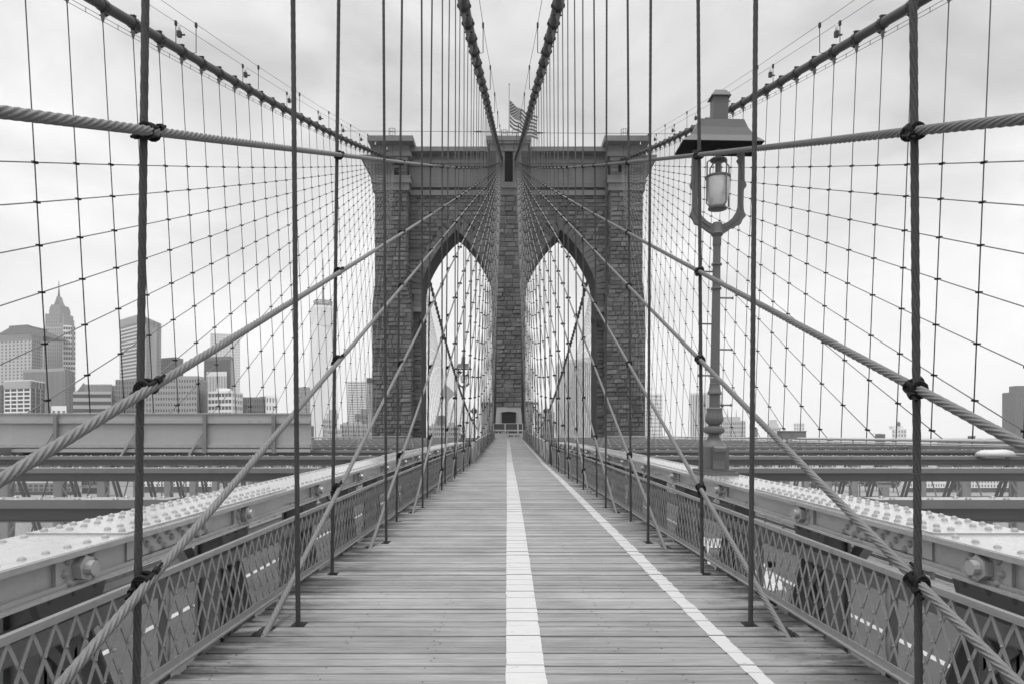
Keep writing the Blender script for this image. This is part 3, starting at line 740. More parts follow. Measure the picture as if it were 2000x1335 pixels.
# ------------------------------------------------------------------ the stone tower with two pointed arches
YP, YW, YB, YC = 105.0, 107.2, 113.6, 104.9      # pier front, wall front, wall back, centre buttress front
tw = thing('stone_tower', 'massive granite bridge tower with two tall pointed arches', 'bridge tower')
AC, AH, ZSPR, ZAPX = 8.17, 5.55, 23.5, 33.5
ARCH = [(0.0, 5.55), (1.2, 5.50), (3.0, 5.05), (4.6, 4.30), (6.1, 3.45), (7.4, 2.55), (8.5, 1.62), (9.3, 0.90), (10.0, 0.0)]   # height above springing, half width
def hw(z): return AH if z <= ZSPR else (0 if z >= ZAPX else interp(ARCH, z-ZSPR))
zs = [-42, -3.2] + [ZSPR + 10.0*k/20 for k in range(21)] + [34.5, 45.9]
wall = MB(); sof = MB()
for za, zb in zip(zs, zs[1:]):
    ha, hb = hw(za), hw(zb)
    for (la, lb, ra, rb) in ((-16, -16, -AC-ha, -AC-hb), (-AC+ha, -AC+hb, AC-ha, AC-hb), (AC+ha, AC+hb, 16, 16)):
        wall.add([(la,YW,za),(ra,YW,za),(rb,YW,zb),(lb,YW,zb)], [(0,1,2,3)]); wall.add([(la,YB,za),(ra,YB,za),(rb,YB,zb),(lb,YB,zb)], [(3,2,1,0)])
    if za < ZAPX:
        for c in (-AC, AC):
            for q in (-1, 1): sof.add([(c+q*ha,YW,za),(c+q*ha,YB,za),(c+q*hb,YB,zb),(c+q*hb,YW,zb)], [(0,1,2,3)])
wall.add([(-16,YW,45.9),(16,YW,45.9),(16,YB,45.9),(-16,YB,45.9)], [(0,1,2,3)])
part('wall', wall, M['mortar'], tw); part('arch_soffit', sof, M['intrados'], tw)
ZL, ZU = 21.5, 24.7
piers = []
for s in (-1, 1):
    def slab(x0, x1, y0, y1, z0, z1, x0b=None, x1b=None):
        x0b = x0 if x0b is None else x0b; x1b = x1 if x1b is None else x1b
        a, b = sorted((s*x0, s*x1)); c, d = sorted((s*x0b, s*x1b))
        return MB().hexa([(a,y0,z0),(b,y0,z0),(b,y1,z0),(a,y1,z0),(c,y0,z1),(d,y0,z1),(d,y1,z1),(c,y1,z1)])
    pm = slab(14.95, 21.0, YP, 121, -42, ZL); 
    for q in (slab(14.95, 21.0, YP, 121, ZL+0.002, ZU, 15.65, 20.6), slab(15.65, 20.6, YP, 121, ZU+0.002, 45.9)): pm.add(q.v, q.f)
    part('pier', pm, M['mortar'], tw)
    # cap: overhanging slab, corbelled courses, collars
    dressed = MB()
    for (x0, x1, yf, z0, z1, x0b, x1b) in (
        (14.5, 21.4, YP-1.75, 45.95, 46.75, None, None), (15.3, 20.9, YP-0.15, 44.9, 45.948, None, None),
        (15.0, 21.05, YP-0.42, 44.2, 44.898, None, None), (15.55, 20.75, YP-0.12, 43.6, 44.198, None, None),
        (15.25, 20.95, YP-0.35, 40.7, 41.3, 15.0, 21.1), (15.0, 21.1, YP-0.5, 40.1, 40.698, None, None),
        (15.3, 20.95, YP-0.28, 39.0, 40.098, None, None)):
        q = slab(x0, x1, yf, 121, z0, z1, x0b, x1b); dressed.add(q.v, q.f)
    part('pier_cornice', dressed, M['stonesm'], tw)
    part('side_corbel', slab(20.6, 20.9, 107, 119, 41.4, 44.7, 20.6, 23.0), M['stonesm'], tw)
    part('corbel_slab', slab(20.6, 23.2, 106.8, 119.2, 44.702, 45.3), M['stonesm'], tw)
    a, b = sorted((s*16.85, s*18.05)); part('cable_recess_shade', MB().box(a, b, YP-0.03, YP+0.5, 41.4, 44.1), M['black'], tw)  # solid black block, the shade of the cable opening painted as colour
# wall mouldings between the piers
for x0, x1 in ((-15.6, -3.4), (3.4, 15.6)):
    mo = MB(); mo.box(x0, x1, YW-1.75, YB+0.6, 45.3, 46.0); mo.box(x0, x1, YW-0.06, YB, 44.42, 45.298); mo.box(x0, x1, YW-0.60, YB, 43.9, 44.418); mo.box(x0, x1, YW-0.40, YB, 43.55, 43.898)
    mo.box(x0, x1, YW-0.30, YB, 40.25, 40.85); mo.box(x0, x1, YW-0.42, YB, 38.95, 39.75)
    mo.box(x0, x1, YW-0.10, YB-0.01, 40.86, 43.54)
    part('wall_cornice', mo, M['stonesm'], tw)
# centre buttress
cbm = MB()
cbm.box(-1.70, 1.70, YC, YW+0.5, 29.7, 45.9); cbm.box(-1.9, 1.9, YC-0.05, YW+0.5, 24.8, 29.698); cbm.box(-2.0, 2.0, YC-0.1, YW+0.5, -42, 24.798)
cbm.box(-2.62, 2.62, YW-0.02, YW+0.3, -42, 39)
part('centre_buttress', cbm, M['mortar'], tw)
cc = MB(); cc.box(-3.4, 3.4, YC-1.0, YB+0.6, 46.3, 47.0); cc.box(-3.2, 3.2, YC-0.85, YB+0.5, 45.9, 46.298); cc.box(-2.9, 2.9, YC-0.45, YB, 44.9, 45.898)
cc.box(-1.95, -0.62, YC-0.3, YW, 40.2, 44.898); cc.box(0.62, 1.95, YC-0.3, YW, 40.2, 44.898); cc.box(-2.2, 2.2, YC-0.4, YW, 39.3, 40.198); cc.box(-2.0, 2.0, YC-0.15, YW, 38.3, 39.298)
part('centre_cornice', cc, M['stonesm'], tw)
part('centre_recess_shade', MB().box(-0.618, 0.618, YC-0.02, YC+0.6, 40.2, 44.89), M['black'], tw)  # black filling, the shade inside the notch put into its colour
part('base_block', MB().hexa([(-2.35,YC-0.75,0),(2.35,YC-0.75,0),(2.35,YC+0.5,0),(-2.35,YC+0.5,0),(-1.85,YC-0.22,5.8),(1.85,YC-0.22,5.8),(1.85,YC+0.5,5.8),(-1.85,YC+0.5,5.8)]), M['stonelt'], tw)
part('bronze_plaque', MB().hexa([(-1.1,YC-0.82,2.2),(1.1,YC-0.82,2.2),(1.1,YC-0.4,2.2),(-1.1,YC-0.4,2.2),(-1.05,YC-0.62,4.85),(1.05,YC-0.62,4.85),(1.05,YC-0.3,4.85),(-1.05,YC-0.3,4.85)]).prism([(-1.2, 4.86), (1.2, 4.86), (1.0, 5.02), (0, 5.12), (-1.0, 5.02)], YC-0.66, YC-0.3), M['dark'], tw)
lj = MB()
for z in (1.45, 2.9, 4.35): lj.box(-1.9-0.09*(4.35-z), 1.9+0.09*(4.35-z), YC-0.26-0.0914*(5.8-z)+0.035, YC+0.4, z-0.02, z+0.02)

# granite blocks, each with its own rough face
def unit_block(seed, rough):
    rr = random.Random(seed); b = MB(); g = {}
    vs_ = []
    for j in range(4):
        for i in range(4):
            e = i in (0, 3) or j in (0, 3)
            xx = (-0.5, -0.40, 0.40, 0.5)[i] if True else 0; zz = (-0.5, -0.38, 0.38, 0.5)[j]
            yy = -0.35 if e else -1.0 + rr.uniform(-rough, rough)
            if not e: xx += rr.uniform(-0.06, 0.06); zz += rr.uniform(-0.05, 0.05)
            vs_.append((xx, yy, zz))
    fs_ = []
    for j in range(3):
        for i in range(3): a_ = j*4+i; fs_.append((a_, a_+1, a_+5, a_+4))
    n0 = len(vs_)
    for (xx, zz) in ((-0.5,-0.5),(0.5,-0.5),(0.5,0.5),(-0.5,0.5)): vs_.append((xx, 0.3, zz))
    fs_ += [(0, 1, 2, 3, n0+1, n0), (3, 7, 11, 15, n0+2, n0+1), (15, 14, 13, 12, n0+3, n0+2), (12, 8, 4, 0, n0, n0+3)]
    return b.add(vs_, fs_)
UB = [unit_block(k, 0.45) for k in range(6)]; UBM = [u.mesh('stone', M['stonep']) for u in UB]
stones = MB(); singles = 0
def put_stone(cx, cz, w_, h_, y, p, single=False, face='y', sgn=1):
    global singles
    k = R.randrange(6)
    if single and singles < 300:
        o = link('stone', UBM[k], tw, (cx, y, cz)); o.scale = (w_, p, h_); singles += 1; return
    if face == 'y': stones.add([(cx+x*w_, y+yy*p, cz+z*h_) for x, yy, z in UB[k].v], UB[k].f)
    else: stones.add([(cx-sgn*yy*p*-1 if False else cx+sgn*(-yy)*p, y+x*w_, cz+z*h_) for x, yy, z in UB[k].v], UB[k].f)
def courses(xa, xb, z0, z1, y, ch=0.72, lmin=1.1, lmax=2.5, p=0.09, single=False, face='y', sgn=1, gap=0.055):
    z = z0
    while z < z1-0.2:
        h = min(ch*R.uniform(0.88, 1.12), z1-z); a, b = (xa(z+h/2), xb(z+h/2)) if callable(xa) else (xa, xb); x = a
        while x < b-0.15:
            l = R.uniform(lmin, lmax)
            if b-(x+l) < 0.6: l = b-x
            put_stone(x+l/2, z+h/2, l-gap, h-gap, y, p*R.uniform(0.5, 1.5), single, face, sgn); x += l
        z += h
# centre buttress: every stone its own piece
courses(-2.0, 2.0, 5.8, 24.8, YC-0.1, 0.68, 0.9, 1.7, 0.17, True); courses(-1.9, 1.9, 24.8, 29.7, YC-0.05, 0.70, 1.1, 1.6, 0.08, True); courses(-1.7, 1.7, 29.7, 38.3, YC, 0.70, 1.0, 1.5, 0.11, True)
# pier fronts and inner returns
for s in (-1, 1):
    def xi(z): return 14.95 if z < ZL else (lerp(14.95, 15.65, min(1, (z-ZL)/(ZU-ZL))))
    def xo(z): return 21.0 if z < ZL else (lerp(21.0, 20.6, min(1, (z-ZL)/(ZU-ZL))))
    fa, fb = ((lambda z: xi(z)), (lambda z: xo(z))) if s > 0 else ((lambda z: -xo(z)), (lambda z: -xi(z)))
    courses(fa, fb, -3.5, 39.0, YP, 0.68, 0.8, 1.9, 0.15, singles < 300)
    z = -3.5
    while z < 39:
        h = 0.74
        for ya, yb in ((YP+0.03, YP+1.0), (YP+1.04, YW)): put_stone(s*xi(z+h/2), z+h/2, yb-ya-0.06, h-0.06, (ya+yb)/2, 0.10, False, 'x', -s)
        z += h
    # upper smooth drum between collars
    courses(*sorted((s*15.65, s*20.6)), 41.3, 43.6, YP, 0.58, 1.6, 2.8, 0.03)
# wall panels: courses stop at the stepped ring of voussoirs
RING = 1.9
def ext(z):   # outer edge of the voussoir ring at height z
    if z < ZSPR-4: return AH + 0.0
    h = z - ZSPR
    return max(0.0, interp([(-4, 6.6), (0, 7.0), (2, 6.9), (4, 6.35), (6, 5.5), (8, 4.4), (10, 3.0), (11.2, 1.9), (11.5, 0.0), (12.5, 0)], h))
z = -3.2
while z < 38.9:
    h = min(0.64*R.uniform(0.92, 1.08), 38.93-z); zc = z+h/2; e_ = ext(zc) if zc > ZSPR-4 else AH
    segs = [(-15.6, -AC-e_), (-AC+e_, -2.65), (2.65, AC-e_), (AC+e_, 15.6)] if e_ > 0 else [(-15.6, -2.65), (2.65, 15.6)]
    for a, b in segs:
        if b-a < 0.25: continue
        x = a
        while x < b-0.15:
            l = R.uniform(0.9, 2.2)
            if b-(x+l) < 0.6: l = b-x
            put_stone(x+l/2, zc, l-0.05, h-0.05, YW, 0.12*R.uniform(0.5, 1.6)); x += l
    z += h
for c in (-AC, AC):      # voussoirs radiating round each pointed arch
    for q in (-1, 1):
        pts = [(AH, ZSPR-4+0.0), (AH, ZSPR-3), (AH, ZSPR-2), (AH, ZSPR-1)] + [(hw(ZSPR+t_), ZSPR+t_) for t_ in (0, .8, 1.6, 2.4, 3.2, 4.0, 4.75, 5.5, 6.2, 6.9, 7.55, 8.2, 8.8, 9.4, 9.98)]
        for (xa, za), (xb, zb) in zip(pts, pts[1:]):
            d = Vector((xb-xa, zb-za)); nrm = Vector((d.y, -d.x)).normalized()
            if nrm.x < 0: nrm = -nrm
            if za < ZSPR: nrm = Vector((1, 0.0))
            Lr = RING*R.uniform(0.80, 1.10) if za >= ZSPR else 1.2; g_ = 0.05
            p = [Vector((xa, za)), Vector((xb, zb)), Vector((xb, zb))+nrm*Lr, Vector((xa, za))+nrm*Lr]
            m0 = sum(p, Vector((0, 0)))/4; p = [m0+(v-m0)*(1-g_) for v in p]
            pr = 0.16*R.uniform(0.8, 1.2)
            poly = [(c+q*max(0.01, v.x), v.y) for v in p]
            stones.prism(poly, YW-pr, YW+0.1)
    stones.prism([(c-0.45, ZAPX+0.05), (c+0.45, ZAPX+0.05), (c+0.75, ZAPX+2.6), (c-0.75, ZAPX+2.6)], YW-0.32, YW+0.1)
    # soffit stones lining the jambs
part('stone', stones, M['stone'], tw, kind='stuff')
# small sheds on the jambs at road level lamps
for s in (-1, 1):
    part('jamb_lintel', MB().box(*sorted((s*13.55, s*14.95)), YP+0.9, YW-0.06, 20.6, 21.3), M['stonesm'], tw)
    t = thing('floodlight', 'small dark floodlight box mounted on the arch jamb, ' + ('signboard side' if s < 0 else 'big lamp side'), 'floodlight', (s*(AC+AH-0.35), YW-0.6, 18.9))
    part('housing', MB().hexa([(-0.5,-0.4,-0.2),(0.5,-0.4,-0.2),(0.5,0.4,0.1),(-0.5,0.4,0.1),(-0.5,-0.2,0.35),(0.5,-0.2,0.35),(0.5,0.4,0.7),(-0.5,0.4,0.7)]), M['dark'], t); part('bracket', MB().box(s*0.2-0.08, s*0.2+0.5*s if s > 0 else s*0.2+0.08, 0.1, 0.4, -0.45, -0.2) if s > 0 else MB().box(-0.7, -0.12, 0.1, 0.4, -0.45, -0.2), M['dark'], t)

# cages and rails on the tower top, wire between the outer cables
for uu, vv, nm in ((766, 271, 'on the tower cap of the signboard side'), (1219, 272, 'on the tower cap of the big lamp side'), (985, 274, 'on the middle tower cap beside the flagpole'), (1006, 274, 'on the middle tower cap under the flag')):
    y = 104.6; t = thing('ladder_cage', 'small hooped ladder cage standing ' + nm, 'ladder cage', (X(uu, y), y, Z(vv, y)-0.1)); m_ = MB()
    for k in range(6): th = math.pi*k/5; m_.tube([(0.5*math.cos(th), -0.45*math.sin(th), 0), (0.5*math.cos(th), -0.45*math.sin(th), 1.55)], 0.025, 4)
    part('cage_bar', m_, M['wire'], t)
    for h in (0.4, 0.95, 1.5): part('hoop', MB().tube([(0.5*math.cos(math.pi*k/8), -0.45*math.sin(math.pi*k/8), h) for k in range(9)], 0.03, 4), M['wire'], t)
t = thing('span_wire', 'thin wire with insulators strung across above the tower top', 'wire')
y = 103.9
part('wire', MB().tube([(X(620, y), y, Z(256, y)), (X(925, y), y, Z(257.5, y))], 0.035, 4).tube([(X(925, y), y, Z(257.5, y)), (X(1065, y), y, Z(260, y))], 0.07, 5).tube([(X(1065, y), y, Z(260, y)), (X(1345, y), y, Z(262, y))], 0.035, 4), M['wire'], t)
for u, v in ((935, 257.5), (1054, 260)): part('insulator', MB().lathe([(0.03,-0.5),(0.16,-0.3),(0.08,-0.1),(0.2,0.0),(0.08,0.1),(0.16,0.3),(0.03,0.5)], n=8), M['wire'], t).matrix_local = Matrix.Translation((X(u, y), y, Z(v, y))) @ Matrix.Rotation(rad(90), 4, 'Y')

# flagpole and half-mast flag
y = 108.0; xp = X(994.5, y); z0 = 46.0
t = thing('flagpole', 'tall thin pale flagpole on the middle of the tower top', 'flagpole', (xp, y, z0)); H = Z(166, y)-z0
part('pole', MB().tube([(0,0,0), (0,0,H)], [0.13, 0.07], 8), M['board'], t, True); part('finial', MB().lathe([(0.02,0),(0.12,0.05),(0.12,0.14),(0.02,0.2)], (0,0,H), 8), M['socket'], t, True)
ft = thing('flag', 'drooping stars and stripes flag flying at half mast from the pole', 'flag', (xp, y, 0))
zt, zb = Z(196, y), Z(247, y); W_ = X(1051, y)-xp
def fp(a, b):   # a along the fly 0..1, b down the hoist 0..1
    zz = lerp(zt, zb, b) - (0.62*a + 0.10*math.sin(a*3.1))*4.3*lerp(1.0, 0.78, b) + 0.09*math.sin(a*17 + b*2.0)
    return Vector((W_*(a*lerp(0.98, 1.0, b) - 0.05*math.sin(b*3)*a), 0.28*math.sin(a*11 + b*1.5)*(0.3+a), zz))
NX = 26
for k in range(13):
    sm = MB(); a0 = 0.42 if k < 7 else 0.0
    for i in range(NX):
        p, q = lerp(a0, 1, i/NX), lerp(a0, 1, (i+1)/NX)
        for yy, fl_ in ((0.0, 0), (0.02, 1)):
            vs_ = [fp(p, (k+1)/13), fp(q, (k+1)/13), fp(q, k/13), fp(p, k/13)]; sm.add([v+Vector((0.05,yy,0)) for v in vs_], [(0,1,2,3) if not fl_ else (3,2,1,0)])
    part('stripe', sm, M['flagdark'] if k % 2 == 0 else M['flaglight'], ft, True)
sm = MB()
for j in range(7):
    for i in range(10):
        vs_ = [fp(0.42*i/10, (j+1)/13), fp(0.42*(i+1)/10, (j+1)/13), fp(0.42*(i+1)/10, j/13), fp(0.42*i/10, j/13)]; sm.add([v+Vector((0.05,0,0)) for v in vs_], [(0,1,2,3)])
part('canton', sm, M['flagdark'], ft, True)
sm = MB()
for j in range(9):
    for i in range(6 if j % 2 == 0 else 5):
        a = 0.42*((i+0.5+(0.5 if j % 2 else 0))/6); b = (j+0.6)/9.3*7/13; c = fp(a, b)+Vector((0.05,-0.025,0)); ps = []
        for q in range(10): r_ = 0.105 if q % 2 == 0 else 0.045; th = rad(90+36*q); ps.append(c+Vector((r_*math.cos(th), 0, r_*math.sin(th))))
        sm.add(ps, [tuple(range(10))])
part('star', sm, M['flaglight'], ft)

# the four cables and their ropes going down beyond the tower
bw_ = MB()
def z_far(y): q = y-118; return 43.6 - 0.31*q + 0.00060*q*q
for s, which in CAB:
    xf = (lambda y: 17.4 - 0.011*(y-118)) if which == 'outer' else (lambda y: 1.05 + 0.006*(y-118))
    nm = 'signboard side' if s < 0 else 'big lamp side'
    t = thing('main_cable', 'dark %s main cable dropping away behind the tower, seen through the arch, %s' % (which, nm), 'bridge cable', group='main suspension cables')
    part('cable_wrap', MB().tube([(s*xf(118+6*k), 118+6*k, z_far(118+6*k)) for k in range(38)], 0.23, 8), M['cable'], t, True)
    cb_ = MB()
    for k in range(90):
        y = 122+2.3*k; z = z_far(y); cb_.box(s*xf(y)-0.30, s*xf(y)+0.30, y-0.35, y+0.35, z-0.42, z+0.3)
        xb = 15.75 if which == 'outer' else (2.05 if k % 2 else 1.85); bw_.tube([(s*xb, y, 0.8), (s*xf(y), y, z)], 0.022, 4, False)
    part('cable_band', cb_, M['band'], t, kind='stuff')
part('far_suspender_ropes', bw_, M['rope'], kind='stuff')
fs_ = MB(); fc = MB()
for s in (-1, 1):
    for xb, xt in ((15.75, 17.3), (2.1, 1.05)):
        for j in range(18):
            ya = 130+4.6*j; p0, p1 = Vector((s*xb, ya, 0.9)), Vector((s*xt, 117.5, 43.2-0.08*j)); fs_.tube([p0, p1], 0.022, 4, False)
            for k in range(90):
                y = 122+2.3*k
                if y > ya or y < 120: continue
                p = p0.lerp(p1, (ya-y)/(ya-117.5)); fc.box(p.x-0.07, p.x+0.07, y-0.05, y+0.05, p.z-0.03, p.z+0.03)
part('far_stay_ropes', fs_, M['rope'], kind='stuff'); part('far_rope_clamps', fc, M['clamp'], kind='stuff')
# ------------------------------------------------------------------ pale picket fences and the barrier in front of the tower
FX = 2.0
for s, nm in SIDES:
    t = thing('panel_fence', 'pale panel fence lining the walkway before the tower, ' + nm, 'fence')
    y = 37.2; i = 0
    sh = None
    while y < 96:
        z = DECKZ(y+0.3); pm = MB().hexa([(s*FX-0.015,y,z+0.10),(s*FX+0.015,y,z+0.10),(s*FX+0.015,y+0.56,DECKZ(y+0.56)+0.10),(s*FX-0.015,y+0.56,DECKZ(y+0.56)+0.10),
                                          (s*FX-0.015,y,z+1.08),(s*FX+0.015,y,z+1.08),(s*FX+0.015,y+0.56,DECKZ(y+0.56)+1.08),(s*FX-0.015,y+0.56,DECKZ(y+0.56)+1.08)])
        part('panel', pm, M['fence'], t)
        part('stanchion', MB().box(s*FX-0.025-0.03*s, s*FX+0.025-0.03*s, y-0.055, y-0.015, z-0.02, z+1.12), M['paint2'], t) if i % 2 == 0 else None
        y += 0.63; i += 1
    part('top_rail', MB().tube([(s*FX, 37.1, 1.13), (s*FX, 96, DECKZ(96)+1.13)], 0.03, 6), M['white'], t)
    part('end_post', MB().box(s*FX-0.06, s*FX+0.06, 36.9, 37.05, 0, 1.16), M['board'], t)
yb = 97.0; z0 = DECKZ(yb)
t = thing('barrier', 'wide barrier with two black arrows closing the walkway before the tower', 'barrier', (0, yb, z0))
uX = lambda u: X(u, yb); vZ = lambda v: Z(v, yb) - z0
for a, b in ((964, 985.3), (988, 1010), (1013, 1020.5)):
    part('dark_panel', MB().box(uX(a), uX(b), 0, 0.05, vZ(838), vZ(827)), M['glass'], t); part('lower_dark_panel', MB().box(uX(a), uX(b), 0, 0.05, vZ(845), vZ(841)), M['glass'], t)
part('top_rail', MB().box(uX(963), uX(1021), -0.04, 0.06, vZ(826.9), vZ(826)), M['white'], t); part('mid_rail', MB().box(uX(963.5), uX(1020), -0.05, -0.002, vZ(840.8), vZ(838.2)), M['board'], t)
for u in (963.6, 986.6, 1011.5, 1020.8): part('upright', MB().box(uX(u)-0.08, uX(u)+0.08, -0.07, -0.051, 0, vZ(826.95)), M['board'], t)
bs = [965.5, 973.6, 980.6, 984, 986, 991.8, 1003.6, 1015.4, 1020]
for a, b in zip(bs, bs[1:]): part('base_panel', MB().box(uX(a)+0.015, uX(b)-0.015, -0.035, 0.04, 0.0, vZ(846)), M['board'], t)
for u in (993, 1005.5):
    part('arrow', MB().prism([(uX(u), vZ(850)), (uX(u+2.6), vZ(848)), (uX(u+2.6), vZ(849.3)), (uX(u+9.2), vZ(849.3)), (uX(u+9.2), vZ(850.9)), (uX(u+2.6), vZ(850.9)), (uX(u+2.6), vZ(852.2))], -0.06, -0.0355), M['black'], t)
for u in (966.5, 973.4, 980.5, 983.5, 992): part('post_top', MB().box(uX(u)-0.05, uX(u)+0.05, -0.04, -0.003, vZ(845), vZ(842.2)), M['white'], t)

# ------------------------------------------------------------------ lyre-framed lamp posts
def lamp(loc, label):
    t = thing('lamp_post', label, 'lamp post', loc, 0, 'lyre framed lamp posts')
    P = lambda px: px*0.00698
    part('base_plate', MB().box(-0.27, 0.27, -0.25, 0.25, -0.09, 0.0).box(-0.23, 0.23, -0.21, 0.21, 0.0005, 0.035), M['lamp'], t)
    part('plinth', MB().box(-0.16, 0.16, -0.16, 0.16, 0.036, 0.335), M['lamp'], t)
    sp = [(-0.16, 0.04), (-0.215, 0.04), (-0.205, 0.16), (-0.225, 0.24), (-0.262, 0.28), (-0.265, 0.325), (-0.235, 0.35), (-0.195, 0.345), (-0.16, 0.33)]
    part('scroll', MB().prism([(a, b) for a, b in sp], -0.07, 0.085, 'x'), M['lamp'], t)
    part('bell', MB().lathe([(0.165, 0.336), (0.150, 0.37), (0.105, 0.42), (0.075, 0.48), (0.070, 0.50), (0.075, 0.505)], n=20), M['lamp'], t, True)
    part('ring_moulding', MB().lathe([(0.08, 0.506), (0.125, 0.53), (0.135, 0.565), (0.125, 0.60), (0.07, 0.625), (0.065, 0.63)], n=32, ribs=16, rib=0.05), M['lamp'], t, True)
    part('leaf_bulb', MB().lathe([(0.065, 0.631), (0.095, 0.66), (0.112, 0.70), (0.105, 0.76), (0.088, 0.82), (0.095, 0.855), (0.08, 0.87)], n=48, ribs=12, rib=0.10), M['lamp'], t, True)
    part('fluted_shaft', MB().lathe([(0.062, 0.871), (0.062, 1.04)], n=40, ribs=14, rib=0.14), M['lamp'], t, True)
    part('collar', MB().lathe([(0.07, 1.041), (0.095, 1.055), (0.095, 1.08), (0.08, 1.10), (0.075, 1.14), (0.068, 1.17), (0.072, 1.19), (0.06, 1.2)], n=24), M['lamp'], t, True)
    part('pole', MB().tube([(0,0,1.2), (0,0,3.06)], [0.064, 0.050], 16), M['lamp'], t, True)
    for v in (562, 515): part('pole_ring', MB().lathe([(0.05, -0.02), (0.07, -0.012), (0.07, 0.012), (0.05, 0.02)], (0, 0, P(918-v)), 16), M['lamp'], t, True)
    for v, q in ((529, -1), (580, 1), (631, -1), (680, 1), (731, -1), (788, 1)):
        part('climbing_peg', MB().tube([(q*0.05, 0, P(918-v)), (q*0.225, 0, P(918-v))], 0.012, 6).dome((q*0.22, 0, P(918-v)), (q,0,0), 0.022, 0.02, 6), M['lamp'], t)
    part('sticker', MB().lathe([(0.0635, P(918-742)), (0.0635, P(918-734))], n=16), M['white'], t)
    part('capital', MB().lathe([(0.052, 3.061), (0.058, 3.08), (0.055, 3.19), (0.07, 3.20), (0.085, 3.23), (0.07, 3.25), (0.07, 3.36), (0.06, 3.38)], n=20), M['lamp'], t, True)
    # lyre: two arms with small leaf points
    for q in (-1, 1):
        outer = [(0.05,3.22),(0.09,3.235),(0.16,3.28),(0.195,3.32),(0.215,3.30),(0.286,3.364),(0.305,3.345),(0.335,3.42),(0.385,3.476),(0.355,3.53),(0.345,3.60),(0.345,3.83),(0.372,3.86),(0.385,3.90),(0.355,3.95),(0.35,4.36)]
        inner = [(0.05,3.35),(0.07,3.357),(0.14,3.39),(0.21,3.455),(0.26,3.54),(0.28,3.615),(0.282,4.18),(0.25,4.24),(0.28,4.27),(0.25,4.31),(0.28,4.36)]
        # an outline with matching counts so that the arm stays a clean strip
        m_ = MB(); K = 44
        def along(pl, f):
            Ls = [math.dist(a, b) for a, b in zip(pl, pl[1:])]; T = f*sum(Ls)
            for (a, b), l in zip(zip(pl, pl[1:]), Ls):
                if T <= l: return (lerp(a[0], b[0], T/l), lerp(a[1], b[1], T/l))
                T -= l
            return pl[-1]
        o_ = [along(outer, k/K) for k in range(K+1)]; i_ = [along(inner, k/K) for k in range(K+1)]
        for k in range(K):
            (a, b), (c, d) = (o_[k], o_[k+1]), (i_[k], i_[k+1])
            m_.hexa([(q*a[0],-0.03,a[1]),(q*c[0],-0.03,c[1]),(q*c[0],0.03,c[1]),(q*a[0],0.03,a[1]),(q*b[0],-0.03,b[1]),(q*d[0],-0.03,d[1]),(q*d[0],0.03,d[1]),(q*b[0],0.03,b[1])])
        part('lyre_arm', m_, M['lamp'], t)
        rb = MB()
        for k in range(2, K-2):
            c0 = [(o_[j][0]*0.45+i_[j][0]*0.55, o_[j][1]*0.45+i_[j][1]*0.55) for j in (k, k+1)]
            rb.bar((q*c0[0][0], -0.033, c0[0][1]), (q*c0[1][0], -0.033, c0[1][1]), 0.018, 0.018, (0,1,0))
        part('arm_bead', rb, M['lamp'], t)
    # flared roof with chimney
    def frus(x0, y0, z0, x1, y1, z1): return [(-x0,-y0,z0),(x0,-y0,z0),(x0,y0,z0),(-x0,y0,z0),(-x1,-y1,z1),(x1,-y1,z1),(x1,y1,z1),(-x1,y1,z1)]
    rf = MB(); lv = [(0.545, 0.245, 4.40), (0.42, 0.19, 4.50), (0.345, 0.155, 4.62), (0.300, 0.135, 4.735)]
    for a, b in zip(lv, lv[1:]): v = frus(*a, *b); rf.add(v, [(0,1,5,4),(1,2,6,5),(2,3,7,6),(3,0,4,7)])
    v = frus(*lv[-1], *lv[-1][:2], lv[-1][2]+0.001); rf.add(v, [(4,5,6,7)]); v = frus(*lv[0], *lv[0]); rf.add(v, [(3,2,1,0)])
    part('roof', rf, M['lamp'], t)
    part('roof_soffit_shade', MB().box(-0.53, 0.53, -0.235, 0.235, 4.385, 4.399), M['dark'], t)  # dark sheet that carries the shade under the roof in its colour
    part('chimney', MB().box(-0.10, 0.10, -0.08, 0.08, 4.737, 5.08), M['lamp'], t); part('chimney_cap', MB().hexa(frus(0.128, 0.105, 5.081, 0.075, 0.06, 5.165)).box(-0.132, 0.132, -0.108, 0.108, 5.07, 5.0805), M['lamp'], t)
    # lantern
    part('lantern_tube', MB().lathe([(0.045, 3.985), (0.04, 4.0), (0.04, 4.38)], n=12).lathe([(0.03, 4.215), (0.11, 4.225), (0.11, 4.245), (0.06, 4.27)], n=16), M['lamp'], t, True)
    part('lantern_globe', MB().lathe([(0.105, 3.60), (0.125, 3.66), (0.150, 3.78), (0.157, 3.88), (0.155, 3.98)], n=20), M['lampglass'], t, True)
    part('lantern_rim', MB().lathe([(0.155, 3.981), (0.168, 3.985), (0.168, 4.01), (0.12, 4.025)], n=20), M['lamp'], t, True); part('lantern_base', MB().lathe([(0.09, 3.555), (0.125, 3.565), (0.125, 3.585), (0.10, 3.599)], n=20), M['lamp'], t, True)
    for k in range(4):
        th = rad(20+90*k); c_, s_ = math.cos(th), math.sin(th)
        part('cage_rod', MB().tube([(0.10*c_,0.10*s_,4.235), (0.178*c_,0.178*s_,4.18), (0.178*c_,0.178*s_,3.62), (0.11*c_,0.11*s_,3.575)], 0.010, 5), M['lamp'], t)
    return t
l0 = lamp((2.67, 9.3, gtop(9.3)+0.04), 'large lamp post with lyre frame and frosted lantern beside the near girder'); l0.rotation_euler = (0, rad(0.9), 0)
